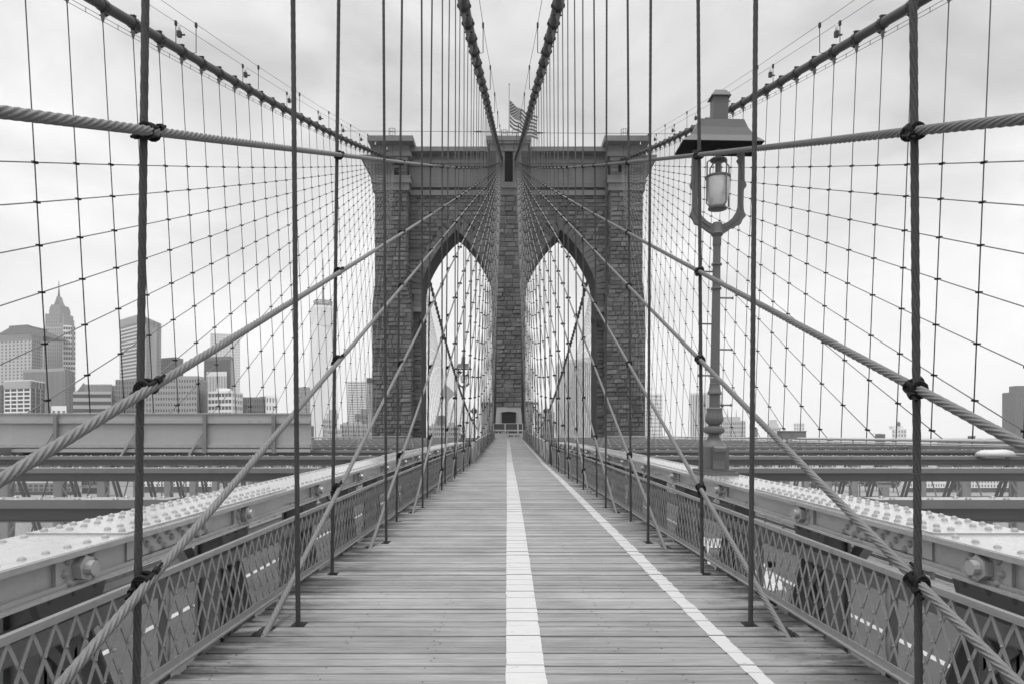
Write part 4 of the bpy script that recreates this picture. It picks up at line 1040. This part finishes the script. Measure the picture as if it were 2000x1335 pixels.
for (u, yy, lb) in ((905, 42.7, 'smaller lamp post seen through the arch on the signboard side'), (1045.5, 92, 'tiny distant lamp post beside the tower foot on the big lamp side')):
    c = copy_tree(l0); c.location = (X(u, yy), yy, 1.22); c.rotation_euler = (0,0,0); c['label'] = lb

# ------------------------------------------------------------------ road signs seen from behind
def diamond(u, v, y, r, label, tilt=0, m='board', oct_=False):
    t = thing('traffic_sign', label, 'sign', (X(u, y), y, Z(v, y)))
    poly = [(r,0),(0,r),(-r,0),(0,-r)] if not oct_ else [(r*0.72*math.cos(rad(22.5+45*k)), r*1.05*math.sin(rad(22.5+45*k))) for k in range(8)]
    part('plate', MB().prism(poly, -0.02, 0.0), M[m], t); base = -3.1 if abs(X(u, y)) > 3 else 0.5
    part('post', MB().tube([(0.0, 0.05, 0.5*r), (tilt, 0.05, base-Z(v, y))], 0.05, 6), M['board'], t)
    return t
diamond(874, 768, 52, 0.60, 'large plain diamond sign back left of the smaller lamp post', -0.25)
diamond(1120.5, 769, 52, 0.56, 'pale eight sided sign back in front of the white slab building', 0.2, 'white', True)
for u, lb in ((926, 'small dark diamond sign by the fence on the signboard side'), (1067, 'small dark diamond sign by the fence on the big lamp side')):
    t = diamond(u, 802, 64, 0.40, lb, 0, 'paint2')
    b_ = MB()
    for dx in (-0.16, 0.0, 0.16): b_.box(dx-0.035, dx+0.035, -0.03, -0.0205, -0.15, 0.15)
    part('symbol', b_, M['black'], t)

# ------------------------------------------------------------------ white car on the road below
t = thing('white_car', 'white saloon car on the road below, seen through the lattice railing', 'car', (6.15, 19.8, -3.092))
prof = [(-2.25, 0.30), (-2.28, 0.62), (-2.1, 0.78), (-1.15, 0.92), (1.55, 0.95), (2.15, 0.88), (2.25, 0.55), (2.2, 0.28)]   # y (front is negative), z
bm_ = MB(); nP = len(prof); rows = []
for xx, k in ((-0.89, 0.0), (-0.80, 1.0), (0.80, 1.0), (0.89, 0.0)):
    rows.append([(xx, y_*(0.985 if k == 0 else 1), z_ if z_ < 0.6 else z_-(0.05 if k == 0 else 0)) for y_, z_ in prof])
b0 = len(bm_.v); bm_.v += [p for r_ in rows for p in r_]
for r_ in range(3):
    for k in range(nP-1): a = b0+r_*nP+k; bm_.f.append((a, a+1, a+1+nP, a+nP))
bm_.f += [tuple(b0+k for k in range(nP)), tuple(b0+3*nP+k for k in reversed(range(nP))), (b0, b0+nP, b0+2*nP, b0+3*nP), tuple(b0+r_*nP+nP-1 for r_ in reversed(range(4)))]
part('body', bm_, M['carwhite'], t, True)
part('cabin', MB().hexa([(-0.78,-1.2,0.90),(0.78,-1.2,0.90),(0.78,1.75,0.93),(-0.78,1.75,0.93),(-0.60,-0.42,1.40),(0.60,-0.42,1.40),(0.60,1.0,1.41),(-0.60,1.0,1.41)]), M['glass'], t)
part('roof_panel', MB().hexa([(-0.63,-0.45,1.401),(0.63,-0.45,1.401),(0.63,1.05,1.412),(-0.63,1.05,1.412),(-0.55,-0.35,1.45),(0.55,-0.35,1.45),(0.55,0.95,1.455),(-0.55,0.95,1.455)]), M['carwhite'], t)
pl = MB()
for q in (-1, 1):
    pl.bar((q*0.79,-1.2,0.91), (q*0.61,-0.43,1.41), 0.07, 0.05); pl.bar((q*0.61,1.0,1.41), (q*0.79,1.75,0.93), 0.10, 0.05); pl.bar((q*0.775,0.3,0.93), (q*0.615,0.3,1.41), 0.08, 0.03)
part('pillar', pl, M['carwhite'], t)
for q in (-1, 1):
    part('mirror', MB().hexa([(q*0.90,-0.95,0.93),(q*1.12,-0.93,0.95),(q*1.12,-0.78,0.95),(q*0.90,-0.80,0.93),(q*0.90,-0.95,1.08),(q*1.12,-0.93,1.10),(q*1.12,-0.78,1.10),(q*0.90,-0.80,1.08)]), M['black'], t)
    part('headlight', MB().hexa([(q*0.50,-2.30,0.60),(q*0.84,-2.22,0.62),(q*0.86,-2.0,0.62),(q*0.50,-2.1,0.60),(q*0.50,-2.20,0.74),(q*0.84,-2.12,0.76),(q*0.86,-1.9,0.76),(q*0.50,-2.0,0.74)]), M['lampglass'], t)
    for yy in (-1.42, 1.40):
        wh = link('wheel', MB().lathe([(0.24,-0.10),(0.31,-0.09),(0.325,-0.05),(0.325,0.05),(0.31,0.09),(0.24,0.10)], n=20).mesh('wheel', M['tyre'], True), t, (q*0.83, yy, 0.33)); wh.rotation_euler = (0, rad(90), 0)
        part('rim', MB().lathe([(0.05,-0.105),(0.22,-0.103),(0.22,0.103),(0.05,0.105)], n=10), M['board'], wh)
part('grille', MB().box(-0.45, 0.45, -2.32, -2.27, 0.45, 0.62), M['black'], t); part('bumper_gap', MB().box(-0.7, 0.7, -2.30, -2.2, 0.28, 0.36), M['black'], t)
# ------------------------------------------------------------------ skyline beyond the river: each building stands where its distance puts it
GND = -40.0
BM = {}
def bmat(al, gloss=0.8):
    k = (round(al, 2), gloss)
    if k not in BM: BM[k] = mat('facade_%d' % int(al*100), al, gloss, 0.06, 0.05)
    return BM[k]
def edge_grid(mb, p, q, z0, z1, nx, nz, pf, bf, out=0.5, zskip=0.0):
    """wall piers and floor bands standing proud of the glass between plan points p and q"""
    p, q = Vector(p), Vector(q); d = q-p; L = d.length; d.normalize(); nrm = Vector((d.y, -d.x))
    if nrm.y > 0 and abs(nrm.y) > 0.05: nrm = -nrm
    def slab_(a, b, za, zb, o):
        A, B = p+d*a, p+d*b; mb.hexa([(A.x,A.y,za),(B.x,B.y,za),(B.x+nrm.x*o,B.y+nrm.y*o,za),(A.x+nrm.x*o,A.y+nrm.y*o,za),(A.x,A.y,zb),(B.x,B.y,zb),(B.x+nrm.x*o,B.y+nrm.y*o,zb),(A.x+nrm.x*o,A.y+nrm.y*o,zb)])
    if nx:
        s_ = L/nx
        for i in range(nx+1):
            c = i*s_; slab_(max(0, c-pf*s_/2), min(L, c+pf*s_/2), z0, z1, out)
    if nz:
        s_ = (z1-z0)/nz
        for i in range(nz+1):
            c = z0+i*s_; slab_(0.02, L-0.02, max(z0+0.01, c-bf*s_/2), min(z1-0.01, c+bf*s_/2), out*0.8)
def building(name, label, pts, v, depth=30, wall=0.35, glass=0.12, grid=None, zlow=-12, roof=None, crown=0, gloss=0.8, cat='building', group=None):
    """pts: (u, distance) of the visible plan corners from one side to the other; v: picture row of the top at the first corner"""
    wall = min(0.85, wall*1.45); P_ = [Vector((X(u, d), d)) for u, d in pts]; zt = Z(v, pts[0][1]); c = sum(P_, Vector((0,0)))/len(P_)
    back = [Vector((P_[-1].x*(1+depth/P_[-1].y), P_[-1].y+depth)), Vector((P_[0].x*(1+depth/P_[0].y), P_[0].y+depth))]
    t = thing(name, label, cat, (c.x, c.y, GND), 0, group); o = Vector((c.x, c.y))
    ring = [p-o for p in P_+back]
    part('core', MB().prism([(p.x, p.y) for p in ring], 0, zt-GND, 'z'), bmat(glass, 0.35), t)
    if grid:
        mb = MB()
        for k, g in enumerate(grid):
            if g and k+1 < len(P_): edge_grid(mb, P_[k]-o, P_[k+1]-o, zlow-GND, zt-GND-crown, *g)
        if crown:
            for k in range(len(P_)-1): edge_grid(mb, P_[k]-o, P_[k+1]-o, zt-GND-crown, zt-GND, 1, 1, 2.0, 2.0, 0.9)
        part('facade', mb, bmat(wall, gloss), t)
    part('roof_slab', MB().prism([(p.x*1.01, p.y*1.01-0.3) for p in ring], zt-GND+0.01, zt-GND+0.8, 'z'), bmat(wall, gloss), t)
    if roof:
        for (u0, u1, v1, d) in roof:
            part('roof_house', MB().box(X(u0, d)-c.x, X(u1, d)-c.x, d-c.y+3, d-c.y+14, zt-GND+0.81, Z(v1, d)-GND), bmat(wall*0.9, gloss), t)
    return t, c, zt
def lead(u, v0, v1, d, r0, r1, parent, c, name='mast'):
    part(name, MB().tube([(X(u, d)-c.x, d-c.y, Z(v0, d)-GND), (X(u, d)-c.x, d-c.y, Z(v1, d)-GND)], [r0, r1], 6), bmat(0.2), parent)

# -- left of the tower
building('dark_tower', 'dark narrow tower cut off by the picture edge, below the mansard tower', [(-30, 640), (9, 650)], 752, wall=0.10, glass=0.05, grid=[(5, 16, .5, .3)])
building('side_slab', 'pale office slab at the picture edge behind the mansard tower', [(-30, 930), (9, 930)], 664, wall=0.32, glass=0.16, grid=[(4, 30, .5, .5)])
t, c, zt = building('mansard_tower', 'stepped granite office tower with a truncated pyramid roof', [(-6, 900), (62, 880), (84, 905)], 656, wall=0.34, glass=0.10, grid=[(9, 32, .55, .5), (5, 32, .45, .45)], crown=7)
zr = zt-GND+0.9
lo = [(X(-7, 900)-c.x, 899-c.y), (X(62, 879)-c.x, 878-c.y), (X(85, 905)-c.x, 904-c.y), (X(85, 905)-c.x, 960-c.y), (X(-7, 900)-c.x, 960-c.y)]
zr2 = Z(634, 890)-GND; hi = [(X(20, 915)-c.x, 914-c.y), (X(54, 905)-c.x, 904-c.y), (X(66, 920)-c.x, 919-c.y), (X(66, 920)-c.x, 945-c.y), (X(20, 915)-c.x, 945-c.y)]
rm = MB(); rm.add([(a, b, zr) for a, b in lo]+[(a, b, zr2) for a, b in hi], [(k, (k+1) % 5, (k+1) % 5+5, k+5) for k in range(5)]+[(5,6,7,8,9)])
part('mansard_roof', rm, bmat(0.05), t); part('roof_lip', MB().prism([(a*1.06, b*1.06) for a, b in hi], zr2+0.05, zr2+2.4, 'z'), bmat(0.14), t)
# slender stepped spire tower
d = 980; t, c, zt = building('spire_tower', 'slender stone skyscraper tapering in steps to a needle spire', [(85, d), (123, d)], 640, wall=0.34, glass=0.18, grid=[(9, 30, .6, .25)])
zb = zt
for (u0, u1, vv) in ((86, 121.5, 612), (93, 116, 603), (94, 115, 598), (96, 113, 594)):
    z1 = Z(vv, d); b = part('setback', MB().box(X(u0, d)-c.x, X(u1, d)-c.x, 3+0.1*(u0-86), 25, zb-GND+0.82, z1-GND), bmat(0.20, 0.4), t)
    g = MB(); edge_grid(g, (X(u0, d)-c.x, 3+0.1*(u0-86)), (X(u1, d)-c.x, 3+0.1*(u0-86)), zb-GND+0.83, z1-GND-0.01, 7, 4, .55, .4); part('facade', g, bmat(0.34), b); zb = z1-0.8
for (u0, u1, va, vb) in ((97.5, 111.5, 594, 590), (99, 109.5, 590, 586), (100.5, 108, 586, 581), (102, 106.5, 581, 576)):
    part('crown_step', MB().hexa([(X(u0, d)-c.x, 8, Z(va, d)-GND), (X(u1, d)-c.x, 8, Z(va, d)-GND), (X(u1, d)-c.x, 18, Z(va, d)-GND), (X(u0, d)-c.x, 18, Z(va, d)-GND), (X(u0+1, d)-c.x, 9, Z(vb, d)-GND-0.01), (X(u1-1, d)-c.x, 9, Z(vb, d)-GND-0.01), (X(u1-1, d)-c.x, 17, Z(vb, d)-GND-0.01), (X(u0+1, d)-c.x, 17, Z(vb, d)-GND-0.01)]), bmat(0.22), t)
part('spire', MB().tube([(X(104.3, d)-c.x, 12, Z(577, d)-GND), (X(104.3, d)-c.x, 12, Z(562, d)-GND), (X(104.3, d)-c.x, 12, Z(545, d)-GND)], [1.8, 0.8, 0.4], 6), bmat(0.06), t)
t, c, zt = building('scaffolded_tower', 'tower wrapped in open construction floors beside the spire tower', [(123.5, 960), (147.5, 965)], 636, wall=0.62, glass=0.06, grid=[(5, 24, .16, .45)], cat='building')
lead(119.5, 630, 601, 962, 1.6, 0.2, t, c, 'pinnacle'); part('hoist_tower', MB().box(X(140, 958)-c.x, X(142, 958)-c.x, -4, -1, Z(700, 958)-GND, Z(625, 958)-GND), bmat(0.25), t)
building('ribbed_tower', 'dark vertically ribbed office block rising behind the white grid building', [(46, 760), (126, 745), (146, 790)], 722, wall=0.26, glass=0.06, grid=[(34, 1, .38, .06), (3, 26, .5, .5)])
# white grid building: its windows can be counted
building('white_grid_building', 'bright white office block with a wide grid of dark windows', [(9, 560), (60, 548), (88.5, 575)], 745, wall=0.82, glass=0.05, grid=[(4, 22, .14, .34), (3, 22, .2, .34)], crown=5.5, zlow=-32)
building('low_roof_plant', 'small white rooftop block below the ribbed office tower', [(101, 520), (130, 520)], 794, wall=0.7, glass=0.25, grid=[(3, 3, .4, .5)])
t, c, zt = building('banded_block', 'low office block of dark and pale horizontal bands', [(143, 640), (217, 640)], 765.5, wall=0.34, glass=0.08, grid=[(0, 9, .1, .5)], zlow=-20)
building('glass_step_block', 'pale glazed upper block behind the banded building', [(166, 700), (219, 700)], 751, wall=0.30, glass=0.30, grid=[(12, 8, .12, .12)])
t, c, zt = building('pyramid_roof_tower', 'small tower with a pointed pyramid roof behind the banded building', [(149, 820), (166, 820)], 764, wall=0.2, glass=0.1)
p_ = (X(151, 820)-c.x, X(165.5, 820)-c.x); part('pyramid', MB().add([(p_[0],0,zt-GND+0.9),(p_[1],0,zt-GND+0.9),(p_[1],9,zt-GND+0.9),(p_[0],9,zt-GND+0.9),((p_[0]+p_[1])/2+0.4,4.5,Z(745.5, 820)-GND)], [(0,1,4),(1,2,4),(2,3,4),(3,0,4)]), bmat(0.14), t)
building('pale_block', 'pale glazed block between the banded building and the rope', [(217, 720), (236, 720)], 752, wall=0.5, glass=0.35, grid=[(6, 14, .2, .2)])
building('brown_block', 'dark stepped block behind the nearest suspender rope', [(226, 690), (268, 690)], 742, wall=0.16, glass=0.08, grid=[(8, 14, .5, .4)])
building('slab_tower', 'tall slab office tower, banded on one face and ribbed on the other', [(234, 930), (272, 885), (315, 960)], 626, wall=0.50, glass=0.17, grid=[(1, 34, .08, .45), (19, 34, .42, .22)], crown=9)
t, c, zt = building('dark_flat_tower', 'dark flat topped tower just behind the thick stay rope', [(315, 1000), (344, 985), (358, 1010)], 700, wall=0.10, glass=0.06, grid=[(8, 20, .3, .3), (4, 20, .3, .3)])
building('brick_slab', 'broad dark brick apartment slab with rows of small windows', [(273, 610), (303, 600), (385, 590), (405.5, 640)], 741, wall=0.24, glass=0.06, grid=[(5, 15, .55, .5), (16, 15, .5, .52), (1, 15, .3, .7)], zlow=-25, roof=[(300, 385, 733, 612)])
building('pale_glass_tower', 'very pale glass tower far behind the dark topped block', [(411, 1500), (469, 1520)], 651, wall=0.62, glass=0.55, grid=[(10, 40, .12, .2)])
building('dark_top_block', 'block with a dark blank top over white vertical ribs', [(399, 780), (451, 765), (456.5, 800)], 699, wall=0.11, glass=0.07, grid=[(1, 1, .06, .06), (1, 1, .06, .06)])
building('rib_front', 'white ribbed facade projecting from the dark topped block', [(404, 752), (443, 748)], 727, depth=8, wall=0.66, glass=0.08, grid=[(13, 1, .45, .1)])
building('white_band_block', 'low block of thin white floor bands beside the brick slab', [(407, 600), (453, 590), (473.5, 615)], 765.5, wall=0.55, glass=0.10, grid=[(7, 11, .12, .42), (6, 11, .3, .42)], zlow=-22, roof=[(420, 440, 757, 600)])
building('dark_low_block', 'low dark block between the banded blocks', [(474, 640), (519, 640)], 776.5, wall=0.15, glass=0.08, grid=[(10, 9, .5, .4)], roof=[(505, 518, 773, 640)])
building('white_low_block', 'small white block with few windows at the end of the skyline', [(519, 600), (542, 605)], 773, wall=0.66, glass=0.10, grid=[(4, 7, .6, .45)])
building('grey_tower', 'plain grey tower beside the tapering glass skyscraper', [(578, 1250), (606, 1250)], 756, wall=0.22, glass=0.17, grid=[(6, 14, .3, .3)])
# tapering glass skyscraper with ring and mast
d = 1850; t = thing('glass_skyscraper', 'tall tapering pale glass skyscraper with a ring and mast on top', 'skyscraper', (X(631, d), d, GND))
hwb, hwt, dz0, dz1 = (X(657, d)-X(605, d))/2, (X(655, d)-X(607, d))/2, Z(848, d)-GND, Z(600, d)-GND
b4 = [(-hwb*a, -hwb*b) for a, b in ((1,1),(-1,1),(-1,-1),(1,-1))]
lo8 = [(-hwb,-hwb),(0,-hwb),(hwb,-hwb),(hwb,0),(hwb,hwb),(0,hwb),(-hwb,hwb),(-hwb,0)]; hi8 = [(-hwt*.62,-hwt*.62),(0,-hwt),(hwt*.62,-hwt*.62),(hwt,0),(hwt*.62,hwt*.62),(0,hwt),(-hwt*.62,hwt*.62),(-hwt,0)]
hi8 = [(a*1.25 if abs(a) < hwt*.9 and a else a, b) for a, b in hi8]
part('shaft', MB().add([(a, b, 0) for a, b in lo8]+[(a, b, dz1) for a, b in hi8], [(k, (k+1) % 8, (k+1) % 8+8, k+8) for k in range(8)]+[tuple(range(8, 16))]), bmat(0.78, 0.3), t)
part('upper_glazing', MB().add([(a*1.012, b*1.012, dz1*0.86) for a, b in [(lerp(p[0], q[0], .86), lerp(p[1], q[1], .86)) for p, q in zip(lo8, hi8)]]+[(a*1.012, b*1.012, dz1*0.985) for a, b in hi8], [(k, (k+1) % 8, (k+1) % 8+8, k+8) for k in range(8)]), bmat(0.66, 0.3), t)
for vv in (596.5, 592.5, 589.5): part('ring', MB().tube([(hwt*0.72*math.cos(2*math.pi*k/20), hwt*0.72*math.sin(2*math.pi*k/20), Z(vv, d)-GND) for k in range(21)], 1.6, 5), bmat(0.03), t)
rp = MB()
for k in range(12): a = 2*math.pi*k/12; rp.tube([(hwt*0.72*math.cos(a), hwt*0.72*math.sin(a), dz1), (hwt*0.72*math.cos(a), hwt*0.72*math.sin(a), Z(589.5, d)-GND)], 0.8, 4)
part('ring_strut', rp, bmat(0.12), t); part('mast', MB().tube([(0,0,dz1), (0,0,Z(560, d)-GND), (0,0,Z(559, d)-GND), (0,0,Z(505, d)-GND)], [3.0, 2.6, 1.8, 0.9], 6), bmat(0.03), t)
for vv in (566, 556, 540): part('mast_ring', MB().tube([(0,0,Z(vv, d)-GND), (0,0,Z(vv-2, d)-GND)], 3.6, 6), bmat(0.03), t)
t, c, zt = building('stepped_old_tower', 'old stepped stone building in front of the glass skyscraper base', [(632, 700), (658, 700)], 818, wall=0.36, glass=0.16, grid=[(8, 6, .5, .45)], roof=[(636, 655, 806, 705), (641, 652, 799, 708)])
building('corner_block', 'small dark block at the foot of the glass skyscraper', [(608, 720), (613, 720)], 832, wall=0.2, glass=0.1)
building('pale_band_tower', 'pale tower of thin horizontal bands beside the stone tower', [(678, 1100), (716, 1100)], 745, wall=0.55, glass=0.38, grid=[(1, 26, .05, .5)])
building('stone_top_tower', 'narrow stone tower touching the edge of the bridge tower', [(716, 900), (742, 900)], 738, wall=0.26, glass=0.12, grid=[(7, 22, .6, .35)], crown=6)
building('dark_step_block', 'dark stepped block below the thin banded tower', [(693, 760), (717, 760)], 808, wall=0.18, glass=0.1, grid=[(6, 6, .5, .4)], roof=[(703, 716, 798, 762)])
building('apartment_row', 'row of low brick apartments below the pale banded tower', [(664, 600), (732, 600)], 829, wall=0.30, glass=0.1, grid=[(22, 6, .5, .45)], roof=[(668, 680, 824, 602), (690, 700, 822, 602)])
building('apartment_row', 'low apartments just left of the wide brick row by the skyscraper foot', [(640, 560), (668, 560)], 838, wall=0.34, glass=0.12, grid=[(9, 4, .5, .45)])
# -- seen through the arches
building('arch_block', 'dark square block seen through the arch behind the diamond sign', [(852, 700), (872, 700)], 812, wall=0.17, glass=0.12, grid=[(6, 8, .5, .4)])
building('apartment_row', 'low striped apartments seen through the arch on the signboard side', [(836, 560), (900, 560)], 832, wall=0.34, glass=0.1, grid=[(16, 5, .35, .5)], roof=[(842, 850, 826, 562), (875, 884, 824, 562)])
building('column_tower', 'tower beside the centre buttress in the arch on the signboard side', [(940, 620), (962, 620)], 786, wall=0.22, glass=0.12, grid=[(6, 12, .5, .35)], crown=3)
building('column_tower', 'tower beside the centre buttress in the arch on the big lamp side', [(1022, 620), (1040, 620)], 784, wall=0.22, glass=0.12, grid=[(6, 12, .5, .35)], crown=3)
t, c, zt = building('white_ribbed_slab', 'broad pale windowless slab seen through the arch on the big lamp side', [(1086, 720), (1106, 680), (1160, 680)], 711, wall=0.52, glass=0.38, grid=[(4, 1, .6, .04), (15, 1, .55, .04)], zlow=-38)
part('roof_house', MB().box(X(1106, 690)-c.x, X(1140, 690)-c.x, 6, 30, zt-GND+0.9, Z(702, 690)-GND), bmat(0.45), t); part('roof_house', MB().box(X(1139, 690)-c.x, X(1165, 690)-c.x, 2, 30, zt-GND+0.9, Z(696, 690)-GND), bmat(0.55), t)
building('school_block', 'mid grey block in front of the pale windowless slab', [(1046, 560), (1083, 560)], 806, wall=0.32, glass=0.14, grid=[(9, 6, .5, .4)], roof=[(1066, 1081, 801, 563)])
building('dark_low_block', 'low dark block seen behind the small diamond sign, big lamp side', [(1060, 500), (1082, 500)], 831, wall=0.14, glass=0.08, grid=[(6, 4, .5, .4)])
# -- right of the tower
building('dotted_tower', 'pale apartment tower with dotted windows right beside the stone tower', [(1258, 760), (1293.5, 765)], 769, wall=0.62, glass=0.22, grid=[(14, 20, .5, .5)], zlow=-38, roof=[(1261, 1283, 756, 770)])
building('lamp_tower', 'pale ribbed apartment tower behind the big lamp post', [(1348, 900), (1380, 890), (1412, 900)], 768, wall=0.5, glass=0.30, grid=[(7, 1, .5, .05), (7, 18, .5, .3)])
t, c, zt = building('antenna_block', 'mid height hotel block with rooftop masts right of the big lamp post', [(1412, 760), (1456, 760)], 822, wall=0.36, glass=0.16, grid=[(12, 6, .5, .45)], roof=[(1418, 1448, 813, 762)])
lead(1421, 813, 797, 765, 0.5, 0.15, t, c, 'antenna'); lead(1438, 813, 799, 765, 0.5, 0.15, t, c, 'antenna')
building('far_block', 'small grey block right of the antenna building', [(1466, 900), (1480, 900)], 837, wall=0.25, glass=0.15)
building('step_crown_tower', 'small pale tower with a stepped crown on the right skyline', [(1499, 1100), (1525, 1100)], 834, wall=0.4, glass=0.25, grid=[(6, 4, .4, .4)], roof=[(1506, 1522, 826, 1104), (1509, 1519, 819, 1106)])
building('pale_far_block', 'very pale distant block behind the grey junction box', [(1550, 1500), (1571, 1500)], 826, wall=0.55, glass=0.4, grid=[(4, 5, .3, .3)])
building('dark_chimney_block', 'small dark block on the skyline left of the water tank building', [(1709, 700), (1729, 700)], 848, wall=0.14, glass=0.1, roof=[(1712, 1726, 846, 702)])
t, c, zt = building('water_tank_building', 'pale building carrying a round rooftop water tank', [(1742, 900), (1770, 900)], 838, wall=0.55, glass=0.35, grid=[(5, 4, .4, .4)], roof=[(1748, 1767, 831, 905)])
part('water_tank', MB().lathe([(2.6, 0), (2.6, 4.5), (0.3, 6.2)], (X(1757, 905)-c.x, 8, Z(831, 905)-GND), 10), bmat(0.12), t)
building('dark_apartment_tower', 'dark apartment tower at the picture edge, big lamp side', [(1958, 700), (1984, 685), (2040, 720)], 768, wall=0.11, glass=0.16, grid=[(7, 20, .66, .35), (12, 20, .62, .3)], zlow=-20, roof=[(1990, 2030, 752, 705)])
building('dark_roof_block', 'low dark rooftop beyond the pipe left of the dark apartment tower', [(1890, 560), (1905, 560)], 852, wall=0.14, glass=0.08)
building('brick_terrace', 'long low brick apartment row beyond the pipe, big lamp side', [(1830, 520), (1960, 520)], 858, wall=0.16, glass=0.09, grid=[(26, 5, .55, .45)])
building('school_hall', 'pale waterfront block with a row of square windows under the beams', [(1772, 500), (1860, 500)], 932, wall=0.55, glass=0.10, grid=[(18, 2, .55, .45)], zlow=-37, depth=18)
building('school_hall', 'second pale waterfront block nearer the picture edge, big lamp side', [(1885, 500), (2040, 500)], 928, wall=0.50, glass=0.10, grid=[(26, 3, .55, .45)], zlow=-37, depth=18)
building('pier_terminal', 'white two storey pier building with square windows behind the truss', [(268, 500), (420, 500)], 936, wall=0.7, glass=0.10, grid=[(26, 2, .55, .5)], zlow=-36, depth=20)
building('pier_shed', 'long dark pier shed on the waterfront behind the signboard truss', [(-60, 480), (150, 480)], 944, wall=0.16, glass=0.08, grid=[(20, 2, .3, .4)], zlow=-38, depth=20)
building('pier_shed', 'pale cube shaped pier shed right of the moored boats', [(205, 470), (226, 470)], 940, wall=0.6, glass=0.4, depth=12)
building('pier_shed', 'dark pier shed between the moored boats and the cube shed', [(160, 490), (204, 490)], 946, wall=0.16, glass=0.06, grid=[(8, 2, .3, .4)], depth=16)
part('pier_deck', MB().box(X(-80, 500), X(520, 500), 440, 562, -43.05, -40.4), M['land'], kind='structure')
part('quay', MB().box(X(1560, 500), X(2100, 500), 470, 562, -43.05, -40.2), M['land'], kind='structure')
def boat(u, v, d, L, label):
    t = thing('boat', label, 'boat', (X(u, d), d, -43.0)); 
    part('hull', MB().add([(-L/2,-1.6,0),(L*.35,-1.6,0),(L/2,0,0.3),(L*.35,1.6,0),(-L/2,1.6,0),(-L/2,-2,2),(L*.38,-2,2.1),(L*.58,0,2.6),(L*.38,2,2.1),(-L/2,2,2)], [(4,3,2,1,0),(0,1,6,5),(1,2,7,6),(2,3,8,7),(3,4,9,8),(4,0,5,9),(5,6,7,8,9)]), M['white'], t)
    part('cabin', MB().box(-L*.3, L*.2, -1.3, 1.3, 2.05, 4.2), M['white'], t); part('windows', MB().box(-L*.28, L*.205, -1.32, 1.32, 3.0, 3.7), M['glass'], t); part('mast', MB().tube([(-L*.05,0,4.2), (-L*.05,0,8)], 0.12, 5), M['wire'], t)
boat(92, 968, 430, 22, 'white cabin boat moored before the long dark pier shed'); boat(140, 966, 425, 15, 'small white boat moored right of the cabin boat'); boat(30, 970, 428, 17, 'white boat moored nearest the picture edge'); boat(240, 970, 428, 14, 'little white boat moored under the cube shed')
# waterfront trees on the lamp side
def tree(u, d, h, label):
    t = thing('tree', label, 'tree', (X(u, d), d, -40.2), 0, 'waterfront trees'); rr = random.Random(int(u)); part('trunk', MB().tube([(0,0,0), (0.1,0,h*.45), (0.2,0.1,h*.7)], [0.35, 0.25, 0.1], 6), M['bark'], t)
    mb = MB()
    for k in range(260):
        th, ph, r_ = rr.uniform(0, 6.28), rr.uniform(-1, 1), rr.uniform(.45, 1)
        p = Vector((math.cos(th)*math.sqrt(1-ph*ph)*h*.42*r_, math.sin(th)*math.sqrt(1-ph*ph)*h*.42*r_, h*.62+ph*h*.36*r_)); a = Vector((rr.gauss(0,1), rr.gauss(0,1), rr.gauss(0,1))).normalized()*h*.06; b = a.cross(Vector((rr.gauss(0,1), rr.gauss(0,1), rr.gauss(0,1)))).normalized()*h*.05
        mb.add([p-a, p+b, p+a, p-b], [(0,1,2,3)])
    part('crown', mb, M['leaf'], t)
for k, (u, h) in enumerate(((1590, 11), (1618, 12), (1640, 10), (1662, 13), (1690, 12), (1712, 10), (1745, 11), (1866, 9))):
    tree(u, 500+6*(k % 3), h, '%s waterfront tree from the big lamp post, dark leafy crown' % ORD[k])

# ------------------------------------------------------------------ haze over the river and the city
hz = link('haze', MB().box(-2600, 2600, -60, 2500, -44.5, 460).mesh('haze', []), kind='stuff')
hm = bpy.data.materials.new('haze'); hm.use_nodes = True; hm.node_tree.nodes.clear(); pv = hm.node_tree.nodes.new('ShaderNodeVolumePrincipled'); ho = hm.node_tree.nodes.new('ShaderNodeOutputMaterial')
pv.inputs['Color'].default_value = (0.97, 0.97, 0.97, 1); pv.inputs['Density'].default_value = 0.0002; pv.inputs['Anisotropy'].default_value = 0.6
hm.node_tree.links.new(pv.outputs[0], ho.inputs['Volume']); hz.data.materials.append(hm)
